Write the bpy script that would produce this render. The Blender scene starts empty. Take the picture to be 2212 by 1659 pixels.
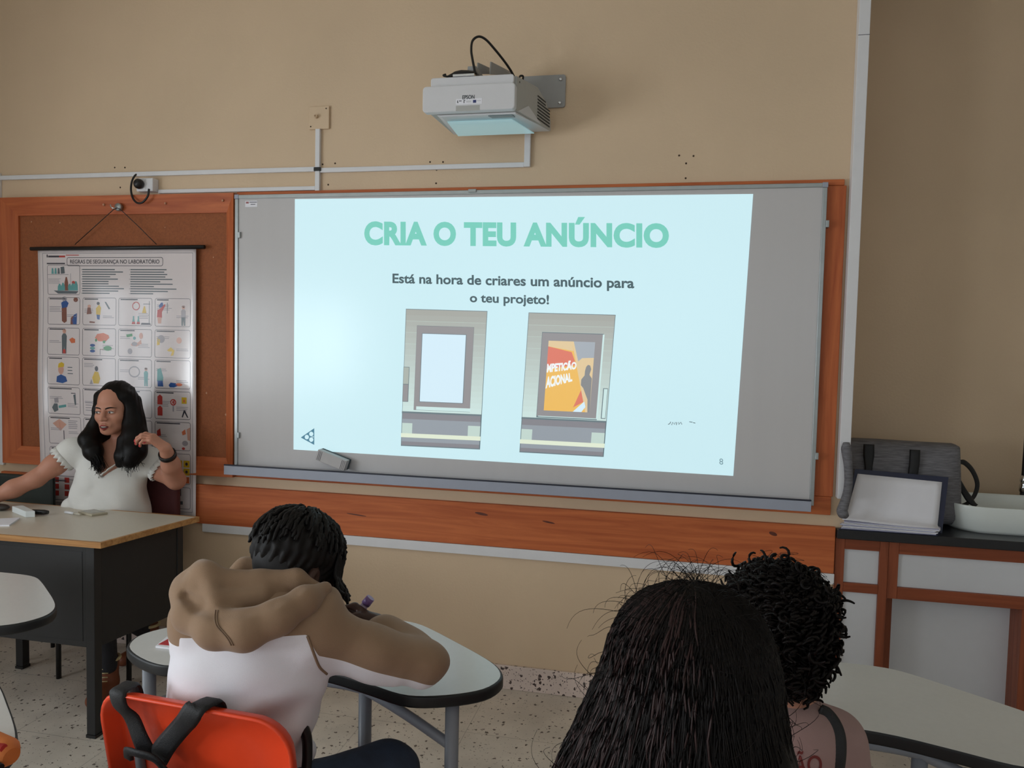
import bpy, math, random
import numpy as np
from mathutils import Vector, Matrix

scene = bpy.context.scene
COL = scene.collection
R = math.radians

# ------------------------------------------------------------------ camera
# wall plane y = 0, floor z = 0, the class sits at negative y
IW, IH = 2212.0, 1659.0
FOC, YAW, PITCH, ROLL = 1655.22, 0.2108, -0.0537, 0.0221
CAM = np.array([2.028, -3.276, 1.5416])


def cam_axes():
    cy, sy = math.cos(YAW), math.sin(YAW)
    f = np.array([-sy*math.cos(PITCH), cy*math.cos(PITCH), math.sin(PITCH)])
    r = np.array([cy, sy, 0.0])
    u = np.cross(r, f)
    cr, sr = math.cos(ROLL), math.sin(ROLL)
    return cr*r+sr*u, -sr*r+cr*u, f


CR, CU, CF = cam_axes()
cd = bpy.data.cameras.new('camera')
cam = bpy.data.objects.new('camera', cd)
COL.objects.link(cam)
cam.matrix_world = Matrix(((CR[0], CU[0], -CF[0], CAM[0]), (CR[1], CU[1], -CF[1], CAM[1]),
                           (CR[2], CU[2], -CF[2], CAM[2]), (0, 0, 0, 1)))
cd.sensor_fit = 'HORIZONTAL'
cd.sensor_width = 36.0
cd.lens = FOC*36.0/IW
cd.clip_start = 0.05
scene.camera = cam

# ------------------------------------------------------------------ light
scene.view_settings.view_transform = 'Standard'
scene.view_settings.look = 'None'
scene.view_settings.gamma = 1.0
scene.view_settings.use_curve_mapping = False
scene.view_settings.exposure = 0.0

world = bpy.data.worlds.new('sky')
scene.world = world
world.use_nodes = True
world.node_tree.nodes['Background'].inputs[0].default_value = (0.72, 0.86, 1.0, 1)
world.node_tree.nodes['Background'].inputs[1].default_value = 1.0

XL, XR, YB, ZC = -1.80, 5.2, -7.2, 3.25           # room shell
WINDOWS = [(-2.35, -1.25), (-3.95, -2.75), (-5.55, -4.35)]
WZ0, WZ1 = 0.95, 2.0            # sill, and the lower edge of the roller shutters


def area_light(name, loc, rot, sx, sy, power, color):
    ld = bpy.data.lights.new(name, 'AREA')
    ld.shape = 'RECTANGLE'
    ld.size, ld.size_y = sx, sy
    ld.energy = power
    ld.color = color
    o = bpy.data.objects.new(name, ld)
    COL.objects.link(o)
    o.location = loc
    o.rotation_euler = rot
    return o


for (a, b), pw in zip(WINDOWS, (9.0, 56.0, 60.0)):                            # daylight through the four windows on the left
    area_light('window_daylight', (XL-0.12, (a+b)/2, (WZ0+WZ1)/2), (0, R(-90), 0), WZ1-WZ0, b-a, pw, (0.88, 0.95, 1.0))
area_light('rear_fill_light', (1.5, YB-0.1, 1.95), (R(90), 0, 0), 5.4, 1.7, 14.0, (0.90, 0.96, 1.0))  # added ambient fill from behind, out of view

# ------------------------------------------------------------------ helpers


def ray(px, py):
    return CF+CR*(px-IW/2)/FOC-CU*(py-IH/2)/FOC


def on_y(px, py, y=0.0):
    d = ray(px, py)
    return CAM+d*((y-CAM[1])/d[1])


def on_z(px, py, z):
    d = ray(px, py)
    return CAM+d*((z-CAM[2])/d[2])


def at(px, py, depth):
    return CAM+ray(px, py)*depth


def lin(c):
    return tuple(((v/255.0)/12.92 if v <= 10 else (((v/255.0)+0.055)/1.055)**2.4) for v in c)


MATS = {}


def mat(name, rgb, rough=0.6, metal=0.0, noise=0.0, nscale=20.0, bump=0.0, bscale=200.0, spec=0.5,
        stretch=None, emit=None, sheen=0.0, coat=0.0):
    """rgb is an sRGB triple; noise varies the colour, bump the surface"""
    m = bpy.data.materials.new(name)
    m.use_nodes = True
    nt = m.node_tree
    b = nt.nodes['Principled BSDF']
    c = lin(rgb)
    b.inputs['Base Color'].default_value = (*c, 1)
    b.inputs['Roughness'].default_value = rough
    b.inputs['Metallic'].default_value = metal
    b.inputs['Specular IOR Level'].default_value = spec
    if sheen:
        b.inputs['Sheen Weight'].default_value = sheen
    if coat:
        b.inputs['Coat Weight'].default_value = coat
        b.inputs['Coat Roughness'].default_value = 0.1
    if emit:
        b.inputs['Emission Color'].default_value = (*emit, 1)
        b.inputs['Emission Strength'].default_value = 1.0
    tc = nt.nodes.new('ShaderNodeTexCoord')
    src = tc.outputs['Object']
    if stretch:
        mp = nt.nodes.new('ShaderNodeMapping')
        mp.inputs['Scale'].default_value = stretch
        nt.links.new(src, mp.inputs[0])
        src = mp.outputs[0]
    if noise:
        n = nt.nodes.new('ShaderNodeTexNoise')
        n.inputs['Scale'].default_value = nscale
        n.inputs['Detail'].default_value = 6
        nt.links.new(src, n.inputs['Vector'])
        r = nt.nodes.new('ShaderNodeValToRGB')
        r.color_ramp.elements[0].position = 0.3
        r.color_ramp.elements[1].position = 0.7
        r.color_ramp.elements[0].color = (*[max(0, v*(1-noise)) for v in c], 1)
        r.color_ramp.elements[1].color = (*[min(1, v*(1+noise)) for v in c], 1)
        nt.links.new(n.outputs['Fac'], r.inputs[0])
        nt.links.new(r.outputs[0], b.inputs['Base Color'])
    if bump:
        n2 = nt.nodes.new('ShaderNodeTexNoise')
        n2.inputs['Scale'].default_value = bscale
        n2.inputs['Detail'].default_value = 4
        nt.links.new(src, n2.inputs['Vector'])
        bp = nt.nodes.new('ShaderNodeBump')
        bp.inputs['Strength'].default_value = bump
        bp.inputs['Distance'].default_value = 0.01
        nt.links.new(n2.outputs['Fac'], bp.inputs['Height'])
        nt.links.new(bp.outputs[0], b.inputs['Normal'])
    MATS[name] = m
    return m


def wood(name, c1, c2, rough=0.4, axis='x', scale=1.0):
    m = bpy.data.materials.new(name)
    m.use_nodes = True
    nt = m.node_tree
    b = nt.nodes['Principled BSDF']
    b.inputs['Roughness'].default_value = rough
    b.inputs['Specular IOR Level'].default_value = 0.3
    tc = nt.nodes.new('ShaderNodeTexCoord')
    mp = nt.nodes.new('ShaderNodeMapping')
    s = [26*scale, 26*scale, 26*scale]
    s['xyz'.index(axis)] = 1.3*scale
    mp.inputs['Scale'].default_value = s
    nt.links.new(tc.outputs['Object'], mp.inputs[0])
    n = nt.nodes.new('ShaderNodeTexNoise')
    n.inputs['Scale'].default_value = 1.0
    n.inputs['Detail'].default_value = 9
    n.inputs['Roughness'].default_value = 0.62
    n.inputs['Distortion'].default_value = 1.2
    nt.links.new(mp.outputs[0], n.inputs['Vector'])
    r = nt.nodes.new('ShaderNodeValToRGB')
    e = r.color_ramp.elements
    e[0].position, e[1].position = 0.28, 0.66
    e[0].color, e[1].color = (*lin(c2), 1), (*lin(c1), 1)
    nt.links.new(n.outputs['Fac'], r.inputs[0])
    nt.links.new(r.outputs[0], b.inputs['Base Color'])
    bp = nt.nodes.new('ShaderNodeBump')
    bp.inputs['Strength'].default_value = 0.12
    bp.inputs['Distance'].default_value = 0.004
    nt.links.new(n.outputs['Fac'], bp.inputs['Height'])
    nt.links.new(bp.outputs[0], b.inputs['Normal'])
    return m


def terrazzo(name, base, chip, scale, size, tiles=None, grime=0.0):
    """pale ground with scattered dark chips of uneven shape"""
    m = bpy.data.materials.new(name)
    m.use_nodes = True
    nt = m.node_tree
    b = nt.nodes['Principled BSDF']
    b.inputs['Roughness'].default_value = 0.42
    tc = nt.nodes.new('ShaderNodeTexCoord')
    wn = nt.nodes.new('ShaderNodeTexNoise')
    wn.inputs['Scale'].default_value = scale*2.2
    nt.links.new(tc.outputs['Object'], wn.inputs['Vector'])
    mx = nt.nodes.new('ShaderNodeVectorMath')
    mx.operation = 'SCALE'
    mx.inputs['Scale'].default_value = 0.9/scale
    nt.links.new(wn.outputs['Color'], mx.inputs[0])
    ad = nt.nodes.new('ShaderNodeVectorMath')
    ad.operation = 'ADD'
    nt.links.new(tc.outputs['Object'], ad.inputs[0])
    nt.links.new(mx.outputs[0], ad.inputs[1])
    cur = None
    n0 = nt.nodes.new('ShaderNodeTexNoise')
    n0.inputs['Scale'].default_value = 5
    n0.inputs['Detail'].default_value = 8
    nt.links.new(tc.outputs['Object'], n0.inputs['Vector'])
    r0 = nt.nodes.new('ShaderNodeValToRGB')
    c = lin(base)
    r0.color_ramp.elements[0].position, r0.color_ramp.elements[1].position = 0.3, 0.7
    r0.color_ramp.elements[0].color = (*[v*0.84 for v in c], 1)
    r0.color_ramp.elements[1].color = (*[min(1, v*1.1) for v in c], 1)
    nt.links.new(n0.outputs['Fac'], r0.inputs[0])
    cur = r0.outputs[0]
    for (sc, th, cc) in ((scale, size, chip), (scale*2.3, size*0.8, tuple(int(v*1.35) for v in chip))):
        v = nt.nodes.new('ShaderNodeTexVoronoi')
        v.inputs['Scale'].default_value = sc
        nt.links.new(ad.outputs[0], v.inputs['Vector'])
        sel = nt.nodes.new('ShaderNodeMath')          # only some of the cells carry a chip
        sel.operation = 'GREATER_THAN'
        sel.inputs[1].default_value = 0.55
        sep = nt.nodes.new('ShaderNodeSeparateColor')
        nt.links.new(v.outputs['Color'], sep.inputs[0])
        nt.links.new(sep.outputs[0], sel.inputs[0])
        lt = nt.nodes.new('ShaderNodeMath')
        lt.operation = 'LESS_THAN'
        lt.inputs[1].default_value = th
        nt.links.new(v.outputs['Distance'], lt.inputs[0])
        mu = nt.nodes.new('ShaderNodeMath')
        mu.operation = 'MULTIPLY'
        nt.links.new(sel.outputs[0], mu.inputs[0])
        nt.links.new(lt.outputs[0], mu.inputs[1])
        mix = nt.nodes.new('ShaderNodeMix')
        mix.data_type = 'RGBA'
        nt.links.new(mu.outputs[0], mix.inputs[0])
        nt.links.new(cur, mix.inputs[6])
        mix.inputs[7].default_value = (*lin(cc), 1)
        cur = mix.outputs[2]
    if grime:
        mp = nt.nodes.new('ShaderNodeMapping')
        mp.inputs['Scale'].default_value = (2.2, 12, 1)
        mp.inputs['Rotation'].default_value = (0, 0, R(-8))
        nt.links.new(tc.outputs['Object'], mp.inputs[0])
        g = nt.nodes.new('ShaderNodeTexNoise')
        g.inputs['Scale'].default_value = 1.6
        g.inputs['Detail'].default_value = 10
        g.inputs['Roughness'].default_value = 0.7
        nt.links.new(mp.outputs[0], g.inputs['Vector'])
        gr = nt.nodes.new('ShaderNodeValToRGB')
        gr.color_ramp.elements[0].position, gr.color_ramp.elements[1].position = 0.62, 0.74
        gr.color_ramp.elements[0].color = (0, 0, 0, 1)
        gr.color_ramp.elements[1].color = (grime, grime, grime, 1)
        nt.links.new(g.outputs['Fac'], gr.inputs[0])
        mix = nt.nodes.new('ShaderNodeMix')
        mix.data_type = 'RGBA'
        nt.links.new(gr.outputs[0], mix.inputs[0])
        nt.links.new(cur, mix.inputs[6])
        mix.inputs[7].default_value = (*lin((70, 66, 68)), 1)
        cur = mix.outputs[2]
    if tiles:
        br = nt.nodes.new('ShaderNodeTexBrick')
        br.offset = 0.0
        br.inputs['Scale'].default_value = 1.0
        br.inputs['Brick Width'].default_value = tiles
        br.inputs['Row Height'].default_value = tiles
        br.inputs['Mortar Size'].default_value = 0.0016
        br.inputs['Color1'].default_value = (0, 0, 0, 1)
        br.inputs['Color2'].default_value = (0, 0, 0, 1)
        br.inputs['Mortar'].default_value = (0.4, 0.4, 0.4, 1)
        nt.links.new(tc.outputs['Object'], br.inputs['Vector'])
        mix = nt.nodes.new('ShaderNodeMix')
        mix.data_type = 'RGBA'
        nt.links.new(br.outputs['Color'], mix.inputs[0])
        nt.links.new(cur, mix.inputs[6])
        mix.inputs[7].default_value = (*lin((90, 82, 74)), 1)
        cur = mix.outputs[2]
    nt.links.new(cur, b.inputs['Base Color'])
    return m


def vcol_mat(name, rough=0.6, spec=0.3, sheen=0.0, bump=0.0, bscale=300.0, sss=0.0, noise=0.0):
    """colour comes from the mesh's own colour attribute: skin, lips, nails, sewn cloth panels"""
    m = bpy.data.materials.new(name)
    m.use_nodes = True
    nt = m.node_tree
    b = nt.nodes['Principled BSDF']
    b.inputs['Roughness'].default_value = rough
    b.inputs['Specular IOR Level'].default_value = spec
    if sheen:
        b.inputs['Sheen Weight'].default_value = sheen
    a = nt.nodes.new('ShaderNodeVertexColor')
    a.layer_name = 'Col'
    nt.links.new(a.outputs[0], b.inputs['Base Color'])
    if sss:
        b.inputs['Subsurface Weight'].default_value = sss
        b.inputs['Subsurface Radius'].default_value = (0.008, 0.004, 0.002)
        b.inputs['Subsurface Scale'].default_value = 0.6
    if bump:
        tc = nt.nodes.new('ShaderNodeTexCoord')
        n2 = nt.nodes.new('ShaderNodeTexNoise')
        n2.inputs['Scale'].default_value = bscale
        n2.inputs['Detail'].default_value = 5
        nt.links.new(tc.outputs['Object'], n2.inputs['Vector'])
        bp = nt.nodes.new('ShaderNodeBump')
        bp.inputs['Strength'].default_value = bump
        bp.inputs['Distance'].default_value = 0.006
        nt.links.new(n2.outputs['Fac'], bp.inputs['Height'])
        nt.links.new(bp.outputs[0], b.inputs['Normal'])
    return m


class MB:
    """collects shapes, then links them as one mesh object"""

    def __init__(s):
        s.v, s.f, s.mi, s.sm = [], [], [], []

    def add(s, vs, fs, mi=0, smooth=False):
        o = len(s.v)
        s.v += [tuple(map(float, p)) for p in vs]
        s.f += [tuple(i+o for i in f) for f in fs]
        s.mi += [mi]*len(fs)
        s.sm += [smooth]*len(fs)
        return s

    def box(s, x0, x1, y0, y1, z0, z1, mi=0):
        v = [(x, y, z) for x in (x0, x1) for y in (y0, y1) for z in (z0, z1)]
        return s.add(v, [(0, 1, 3, 2), (4, 6, 7, 5), (0, 4, 5, 1), (2, 3, 7, 6), (0, 2, 6, 4), (1, 5, 7, 3)], mi)

    def hexa(s, bottom, top, mi=0):
        """four bottom points and four top points, both counter-clockwise from above"""
        v = list(bottom)+list(top)
        return s.add(v, [(3, 2, 1, 0), (4, 5, 6, 7), (0, 1, 5, 4), (1, 2, 6, 5), (2, 3, 7, 6), (3, 0, 4, 7)], mi)

    def prism(s, poly, a, b, axis='z', mi=0, smooth=False):
        """poly in the plane across the axis (z: xy, y: xz, x: yz), from a to b"""
        n = len(poly)

        def pt(p, h):
            return {'z': (p[0], p[1], h), 'y': (p[0], h, p[1]), 'x': (h, p[0], p[1])}[axis]
        v = [pt(p, a) for p in poly]+[pt(p, b) for p in poly]
        f = [tuple(range(n-1, -1, -1)), tuple(range(n, 2*n))]
        o = len(s.v)
        s.add(v, f, mi)
        s.f += [(o+i, o+(i+1) % n, o+n+(i+1) % n, o+n+i) for i in range(n)]
        s.mi += [mi]*n
        s.sm += [smooth]*n
        return s

    def tube(s, path, r, n=10, mi=0, closed=False, caps=True, smooth=True):
        P = np.array(path, float)
        m = len(P)
        rr = np.full(m, r, float) if np.isscalar(r) else np.array(r, float)
        T = np.gradient(P, axis=0) if not closed else (np.roll(P, -1, 0)-np.roll(P, 1, 0))
        T /= np.linalg.norm(T, axis=1)[:, None]+1e-12
        ref = np.array([0, 0, 1.0]) if abs(T[0][2]) < 0.9 else np.array([1.0, 0, 0])
        U = np.cross(T[0], ref)
        U /= np.linalg.norm(U)
        vs = []
        for i in range(m):
            U = U-T[i]*np.dot(U, T[i])
            U /= np.linalg.norm(U)+1e-12
            V = np.cross(T[i], U)
            for k in range(n):
                a = 2*math.pi*k/n
                vs.append(P[i]+rr[i]*(math.cos(a)*U+math.sin(a)*V))
        fs = []
        for i in range(m if closed else m-1):
            j = (i+1) % m
            for k in range(n):
                l = (k+1) % n
                fs.append((i*n+k, i*n+l, j*n+l, j*n+k))
        o = len(s.v)
        s.add(vs, fs, mi, smooth)
        if caps and not closed:
            s.f += [tuple(o+k for k in range(n-1, -1, -1)), tuple(o+(m-1)*n+k for k in range(n))]
            s.mi += [mi]*2
            s.sm += [False]*2
        return s

    def lathe(s, prof, c, axis='z', n=24, mi=0):
        """prof is (radius, height) pairs"""
        vs, fs = [], []
        for (r, h) in prof:
            for k in range(n):
                a = 2*math.pi*k/n
                x, y = r*math.cos(a), r*math.sin(a)
                p = {'z': (x, y, h), 'y': (x, h, y), 'x': (h, x, y)}[axis]
                vs.append((c[0]+p[0], c[1]+p[1], c[2]+p[2]))
        m = len(prof)
        for i in range(m-1):
            for k in range(n):
                l = (k+1) % n
                q = (i*n+k, i*n+l, (i+1)*n+l, (i+1)*n+k)
                fs.append(q if axis != 'y' else q[::-1])
        fs.append(tuple(range(n-1, -1, -1)) if axis != 'y' else tuple(range(n)))
        t = tuple((m-1)*n+k for k in range(n))
        fs.append(t if axis != 'y' else t[::-1])
        return s.add(vs, fs, mi, True)

    def ball(s, c, r, n=12, mi=0):
        r = (r, r, r) if np.isscalar(r) else r
        vs, fs = [], []
        h = n//2+1
        for i in range(h+1):
            t = math.pi*i/h
            for k in range(n):
                a = 2*math.pi*k/n
                vs.append((c[0]+r[0]*math.sin(t)*math.cos(a), c[1]+r[1]*math.sin(t)*math.sin(a), c[2]+r[2]*math.cos(t)))
        for i in range(h):
            for k in range(n):
                l = (k+1) % n
                fs.append((i*n+k, (i+1)*n+k, (i+1)*n+l, i*n+l))
        return s.add(vs, fs, mi, True)

    def build(s, name, mats, parent=None, loc=None, bevel=0.0, seg=2, solid=0.0):
        me = bpy.data.meshes.new(name)
        off = np.zeros(3)
        if loc is not None:
            off = np.array(loc, float)
        base = off
        if parent is not None:
            base = base+np.array(parent.get('_w', (0, 0, 0)))
        v = [(p[0]-base[0], p[1]-base[1], p[2]-base[2]) for p in s.v]
        me.from_pydata(v, [], s.f)
        if not isinstance(mats, (list, tuple)):
            mats = [mats]
        for m in mats:
            me.materials.append(m)
        me.polygons.foreach_set('material_index', s.mi)
        me.polygons.foreach_set('use_smooth', s.sm)
        me.update()
        o = bpy.data.objects.new(name, me)
        COL.objects.link(o)
        o.location = off
        if parent is not None:
            o.parent = parent
        if solid:
            so = o.modifiers.new('thickness', 'SOLIDIFY')
            so.thickness = solid
            so.offset = 0
        if bevel:
            bv = o.modifiers.new('bevel', 'BEVEL')
            bv.width = bevel
            bv.segments = seg
            bv.limit_method = 'ANGLE'
            bv.angle_limit = R(40)
        return o


def tag(o, label, cat, group=None):
    o['label'] = label
    o['category'] = cat
    if group:
        o['group'] = group
    return o


def thing(name, label, cat, loc=(0, 0, 0), group=None):
    """an Empty at the thing's base; its parts are given in world coordinates"""
    o = bpy.data.objects.new(name, None)
    COL.objects.link(o)
    o.location = loc
    o.empty_display_size = 0.1
    o['_w'] = tuple(float(v) for v in loc)
    return tag(o, label, cat, group)


def struct(name, mb, m, bevel=0.0):
    o = mb.build(name, m, bevel=bevel)
    o['kind'] = 'structure'
    return o


def dup(root, loc, rotz, label, group=None):
    r = root.copy()
    COL.objects.link(r)
    r.location = loc
    r.rotation_euler = (0, 0, rotz)
    r['label'] = label
    if group:
        r['group'] = group
    for ch in list(root.children):
        c = ch.copy()
        COL.objects.link(c)
        c.parent = r
        for g in ch.children:
            d = g.copy()
            COL.objects.link(d)
            d.parent = c
    return r


def text_shape(body, bold=0.0, spacing=1.0):
    """flat letters as (verts, faces), scaled so that their box is 0..1 by 0..1"""
    cu = bpy.data.curves.new('lettering', 'FONT')
    cu.body = body
    cu.align_x = 'LEFT'
    cu.offset = bold
    cu.space_character = spacing
    cu.resolution_u = 5
    o = bpy.data.objects.new('lettering', cu)
    COL.objects.link(o)
    dg = bpy.context.evaluated_depsgraph_get()
    me = bpy.data.meshes.new_from_object(o.evaluated_get(dg))
    v = np.array([p.co[:] for p in me.vertices])
    f = [tuple(p.vertices) for p in me.polygons]
    bpy.data.objects.remove(o)
    bpy.data.curves.remove(cu)
    bpy.data.meshes.remove(me)
    lo, hi = v.min(0), v.max(0)
    v = (v-lo)/np.maximum(hi-lo, 1e-6)
    return v[:, :2], f


def smooth_path(pts, n=8):
    """Catmull-Rom through the points"""
    P = np.array(pts, float)
    P = np.vstack([2*P[0]-P[1], P, 2*P[-1]-P[-2]])
    out = []
    for i in range(1, len(P)-2):
        for k in range(n):
            t = k/n
            a, b, c, d = P[i-1], P[i], P[i+1], P[i+2]
            out.append(0.5*((2*b)+(c-a)*t+(2*a-5*b+4*c-d)*t*t+(3*b-a-3*c+d)*t**3))
    out.append(P[-2])
    return np.array(out)


def closed_smooth(pts, n=6):
    P = np.array(pts, float)
    m = len(P)
    out = []
    for i in range(m):
        a, b, c, d = P[i-1], P[i], P[(i+1) % m], P[(i+2) % m]
        for k in range(n):
            t = k/n
            out.append(0.5*((2*b)+(c-a)*t+(2*a-5*b+4*c-d)*t*t+(3*b-a-3*c+d)*t**3))
    return np.array(out)


def rrect(x0, x1, z0, z1, r, n=5):
    pts = []
    for (cx, cz, a0) in ((x1-r, z1-r, 0), (x0+r, z1-r, 90), (x0+r, z0+r, 180), (x1-r, z0+r, 270)):
        for k in range(n+1):
            a = R(a0+90*k/n)
            pts.append((cx+r*math.cos(a), cz+r*math.sin(a)))
    return pts
# ------------------------------------------------------------------ materials
M_wall = mat('wall_paint', (216, 189, 158), 0.62, noise=0.05, nscale=1.6, bump=0.10, bscale=90)
M_pale = mat('pale_paint', (224, 221, 214), 0.7, noise=0.02)
M_ceil = mat('ceiling_paint', (232, 228, 218), 0.8, noise=0.02)
M_floor = terrazzo('floor_tiles', (210, 198, 184), (84, 72, 64), 42, 0.24, 0.42, grime=0.45)
M_skirt = terrazzo('skirting_terrazzo', (226, 206, 196), (70, 56, 54), 46, 0.34, 0.42)
M_wood = wood('varnished_pine', (206, 114, 66), (166, 80, 44), 0.52, 'x')
M_woodv = wood('varnished_pine_upright', (200, 110, 64), (160, 76, 42), 0.52, 'z')
M_cork = mat('cork', (150, 84, 46), 0.75, noise=0.14, nscale=120, bump=0.25, bscale=260)
M_pvc = mat('white_pvc', (226, 224, 226), 0.42, noise=0.015)
M_black = mat('black_plastic', (17, 16, 17), 0.42, noise=0.1)
M_alu = mat('aluminium', (168, 172, 172), 0.38, metal=0.75, noise=0.05)
M_board = mat('whiteboard_enamel', (204, 200, 200), 0.22, spec=0.28, noise=0.012, nscale=2.0, bump=0.012, bscale=3.0, stretch=(9, 9, 0.35))
M_tray = mat('tray_grey', (162, 166, 180), 0.4, noise=0.02)
M_navy = mat('dark_navy', (34, 36, 52), 0.5, noise=0.1)
M_dot = mat('plug_hole', (70, 52, 40), 0.9, noise=0.1)
M_paper = mat('paper', (236, 234, 240), 0.6, noise=0.015)
M_ink = mat('ink', (84, 82, 88), 0.6, noise=0.05)
M_chrome = mat('chrome', (215, 218, 222), 0.12, metal=1.0, noise=0.02)

# ------------------------------------------------------------------ room shell
struct('floor', MB().box(XL-0.3, XR+0.3, YB-0.3, 0.75, -0.1, 0.0), M_floor)
struct('ceiling', MB().box(XL-0.3, XR+0.3, YB-0.3, 0.75, ZC, ZC+0.1), M_ceil)
NX = 2.713                                           # where the wall steps back behind the counter
struct('wall_front', MB().box(XL-0.3, NX, 0, 0.75, 0, ZC), M_wall)
struct('wall_recess', MB().box(NX, XR+0.3, 0.60, 0.75, 0, ZC), M_wall)
struct('wall_right', MB().box(XR, XR+0.3, YB, 0.60, 0, ZC), M_pale)


def wall_with_windows(name, axis, c0, c1, a0, a1, wins, z0, z1):
    mb = MB()

    def bx(u0, u1, w0, w1):
        if axis == 'y':
            mb.box(c0, c1, u0, u1, w0, w1)
        else:
            mb.box(u0, u1, c0, c1, w0, w1)
    bx(a0, a1, 0, z0)
    bx(a0, a1, z1, ZC)
    e = sorted(wins)
    prev = a0
    for (p, q) in e:
        bx(prev, p, z0, z1)
        prev = q
    bx(prev, a1, z0, z1)
    struct(name, mb, M_pale)
    for i, (p, q) in enumerate(e):
        fm = MB()

        def fb(u0, u1, w0, w1):
            m = (c0+c1)/2
            if axis == 'y':
                fm.box(m-0.025, m+0.025, u0, u1, w0, w1)
            else:
                fm.box(u0, u1, m-0.025, m+0.025, w0, w1)
        fb(p, p+0.05, z0, z1)
        fb(q-0.05, q, z0, z1)
        fb(p+0.05, q-0.05, z0, z0+0.05)
        fb(p+0.05, q-0.05, z1-0.05, z1)
        fb((p+q)/2-0.03, (p+q)/2+0.03, z0+0.05, z1-0.05)
        struct('window_%d' % (i+1+(0 if axis == 'y' else 4)), fm, M_pvc)


wall_with_windows('wall_left', 'y', XL-0.24, XL, YB, 0.0, WINDOWS, WZ0, WZ1)
wall_with_windows('wall_back', 'x', YB-0.24, YB, XL, XR, [(-0.9, 0.9), (1.1, 2.9), (3.1, 4.6)], 1.1, 2.8)  # rear window openings added for the fill lamp

struct('baseboard_front', MB().box(XL, 2.69, -0.014, 0.0, 0, 0.107), M_skirt, bevel=0.003)
rail = struct('trim_1', MB().box(-1.33, 2.676, -0.022, 0.0, 0.640, 0.829), M_wood, bevel=0.003)
M_knot = mat('knot', (96, 44, 26), 0.5, noise=0.2, nscale=80)
for (px, py, rx, rz) in ((1670, 1153, .016, .008), (1040, 1110, .03, .006), (770, 1112, .05, .003), (1185, 1128, .028, .004)):
    p = on_y(px, py, -.022)
    k = MB().prism([(p[0]+rx*math.cos(a), p[2]+rz*math.sin(a)-.004*math.cos(a)) for a in [i*.449 for i in range(14)]], -.0226, -.0221, 'y').build('knot', M_knot)
    k.parent = rail

# ------------------------------------------------------------------ cable trunking on the wall


def trunk(x0, x1, z0, z1, label, d=0.014, name='cable_trunking', group=None):
    mb = MB().box(x0, x1, -d, 0, z0, z1)
    o = mb.build(name, M_pvc, bevel=0.002)
    tag(o, label, 'cable trunking', group)
    return o


trunk(-1.322, 0.392, 2.301, 2.322, 'upper white cable trunking running from the left edge to the black tie')
trunk(0.416, 1.361, 2.295, 2.316, 'white cable trunking from the black tie to below the projector')
trunk(-0.42, 0.392, 2.217, 2.235, 'short white cable trunking just above the pinboard, right of the socket')
trunk(0.393, 0.415, 2.213, 2.49, 'vertical white cable trunking hanging down from the small square plate', d=0.018)
trunk(1.362, 1.388, 2.295, 2.60, 'short vertical white trunking rising behind the projector', d=0.02)
trunk(-1.345, -1.322, 0.86, 2.335, 'thin vertical white trunking at the left end of the pinboard')
b = trunk(2.672, 2.713, 0.95, ZC, 'tall white trunking at the wall corner right of the whiteboard', d=0.045)
jb = MB().box(2.6715, 2.7135, -0.0455, -0.0447, 2.755, 2.757).build('joint', M_ink, None)
jb.parent = b
trunk(-0.179, 0.30, 0.600, 0.641, 'white trunking under the wooden rail, short left length', d=0.02)
trunk(0.30, 2.678, 0.596, 0.639, 'long white trunking under the wooden rail', d=0.024)
o = MB().box(0.388, 0.421, -0.022, 0, 2.301, 2.318).build('cable_clip', M_black, bevel=0.002)
tag(o, 'black tape clip where the white trunkings cross', 'clip')

# square blank plate with a snapped cable stub
t = thing('cover_plate', 'beige square cover plate on the wall with a stub, above the trunking crossing', 'cover plate', (0.407, 0, 2.54))
pl = MB()
pl.box(0.358, 0.457, -0.012, 0, 2.490, 2.592)
pl.build('plate', M_wall, t, bevel=0.003)
MB().lathe([(0.008, 0), (0.008, -0.018), (0.005, -0.018), (0.005, -0.01)], (0.398, -0.012, 2.545), 'y', 12).build('stub', M_wall, t)
for (x, z) in ((0.443, 2.580), (0.368, 2.502)):
    MB().lathe([(0.003, 0), (0.003, -0.002), (0.001, -0.002)], (x, -0.012, z), 'y', 8).build('screw', M_dot, t)

# old screw holes in the wall
for (px, py) in ((697, 355), (724, 353), (711, 370), (709, 399), (929, 350), (957, 350), (943, 367), (942, 396),
                 (1467, 336), (1498, 337), (1482, 353), (1481, 385), (248, 362), (270, 362), (259, 377), (260, 405)):
    p = on_y(px, py, 0)
    o = MB().lathe([(0.004, 0.0), (0.004, -0.0012), (0.001, -0.0014)], (p[0], 0, p[2]), 'y', 8).build('screw_hole', M_dot)
    where = 'above the pinboard' if px < 300 else 'right of the trunking crossing' if px < 800 else \
        'below the projector' if px < 1000 else 'above the right end of the whiteboard'
    side = {697: 'upper left', 724: 'upper right', 711: 'middle', 709: 'lowest', 929: 'upper left', 957: 'upper right',
            943: 'middle', 942: 'lowest', 1467: 'left', 1498: 'right', 1482: 'middle', 1481: 'lowest', 248: 'upper left',
            270: 'upper right', 259: 'middle', 260: 'lowest'}[px]
    tag(o, '%s old screw hole of the little cluster %s' % (side, where), 'screw hole', 'old screw holes in the wall')

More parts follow.
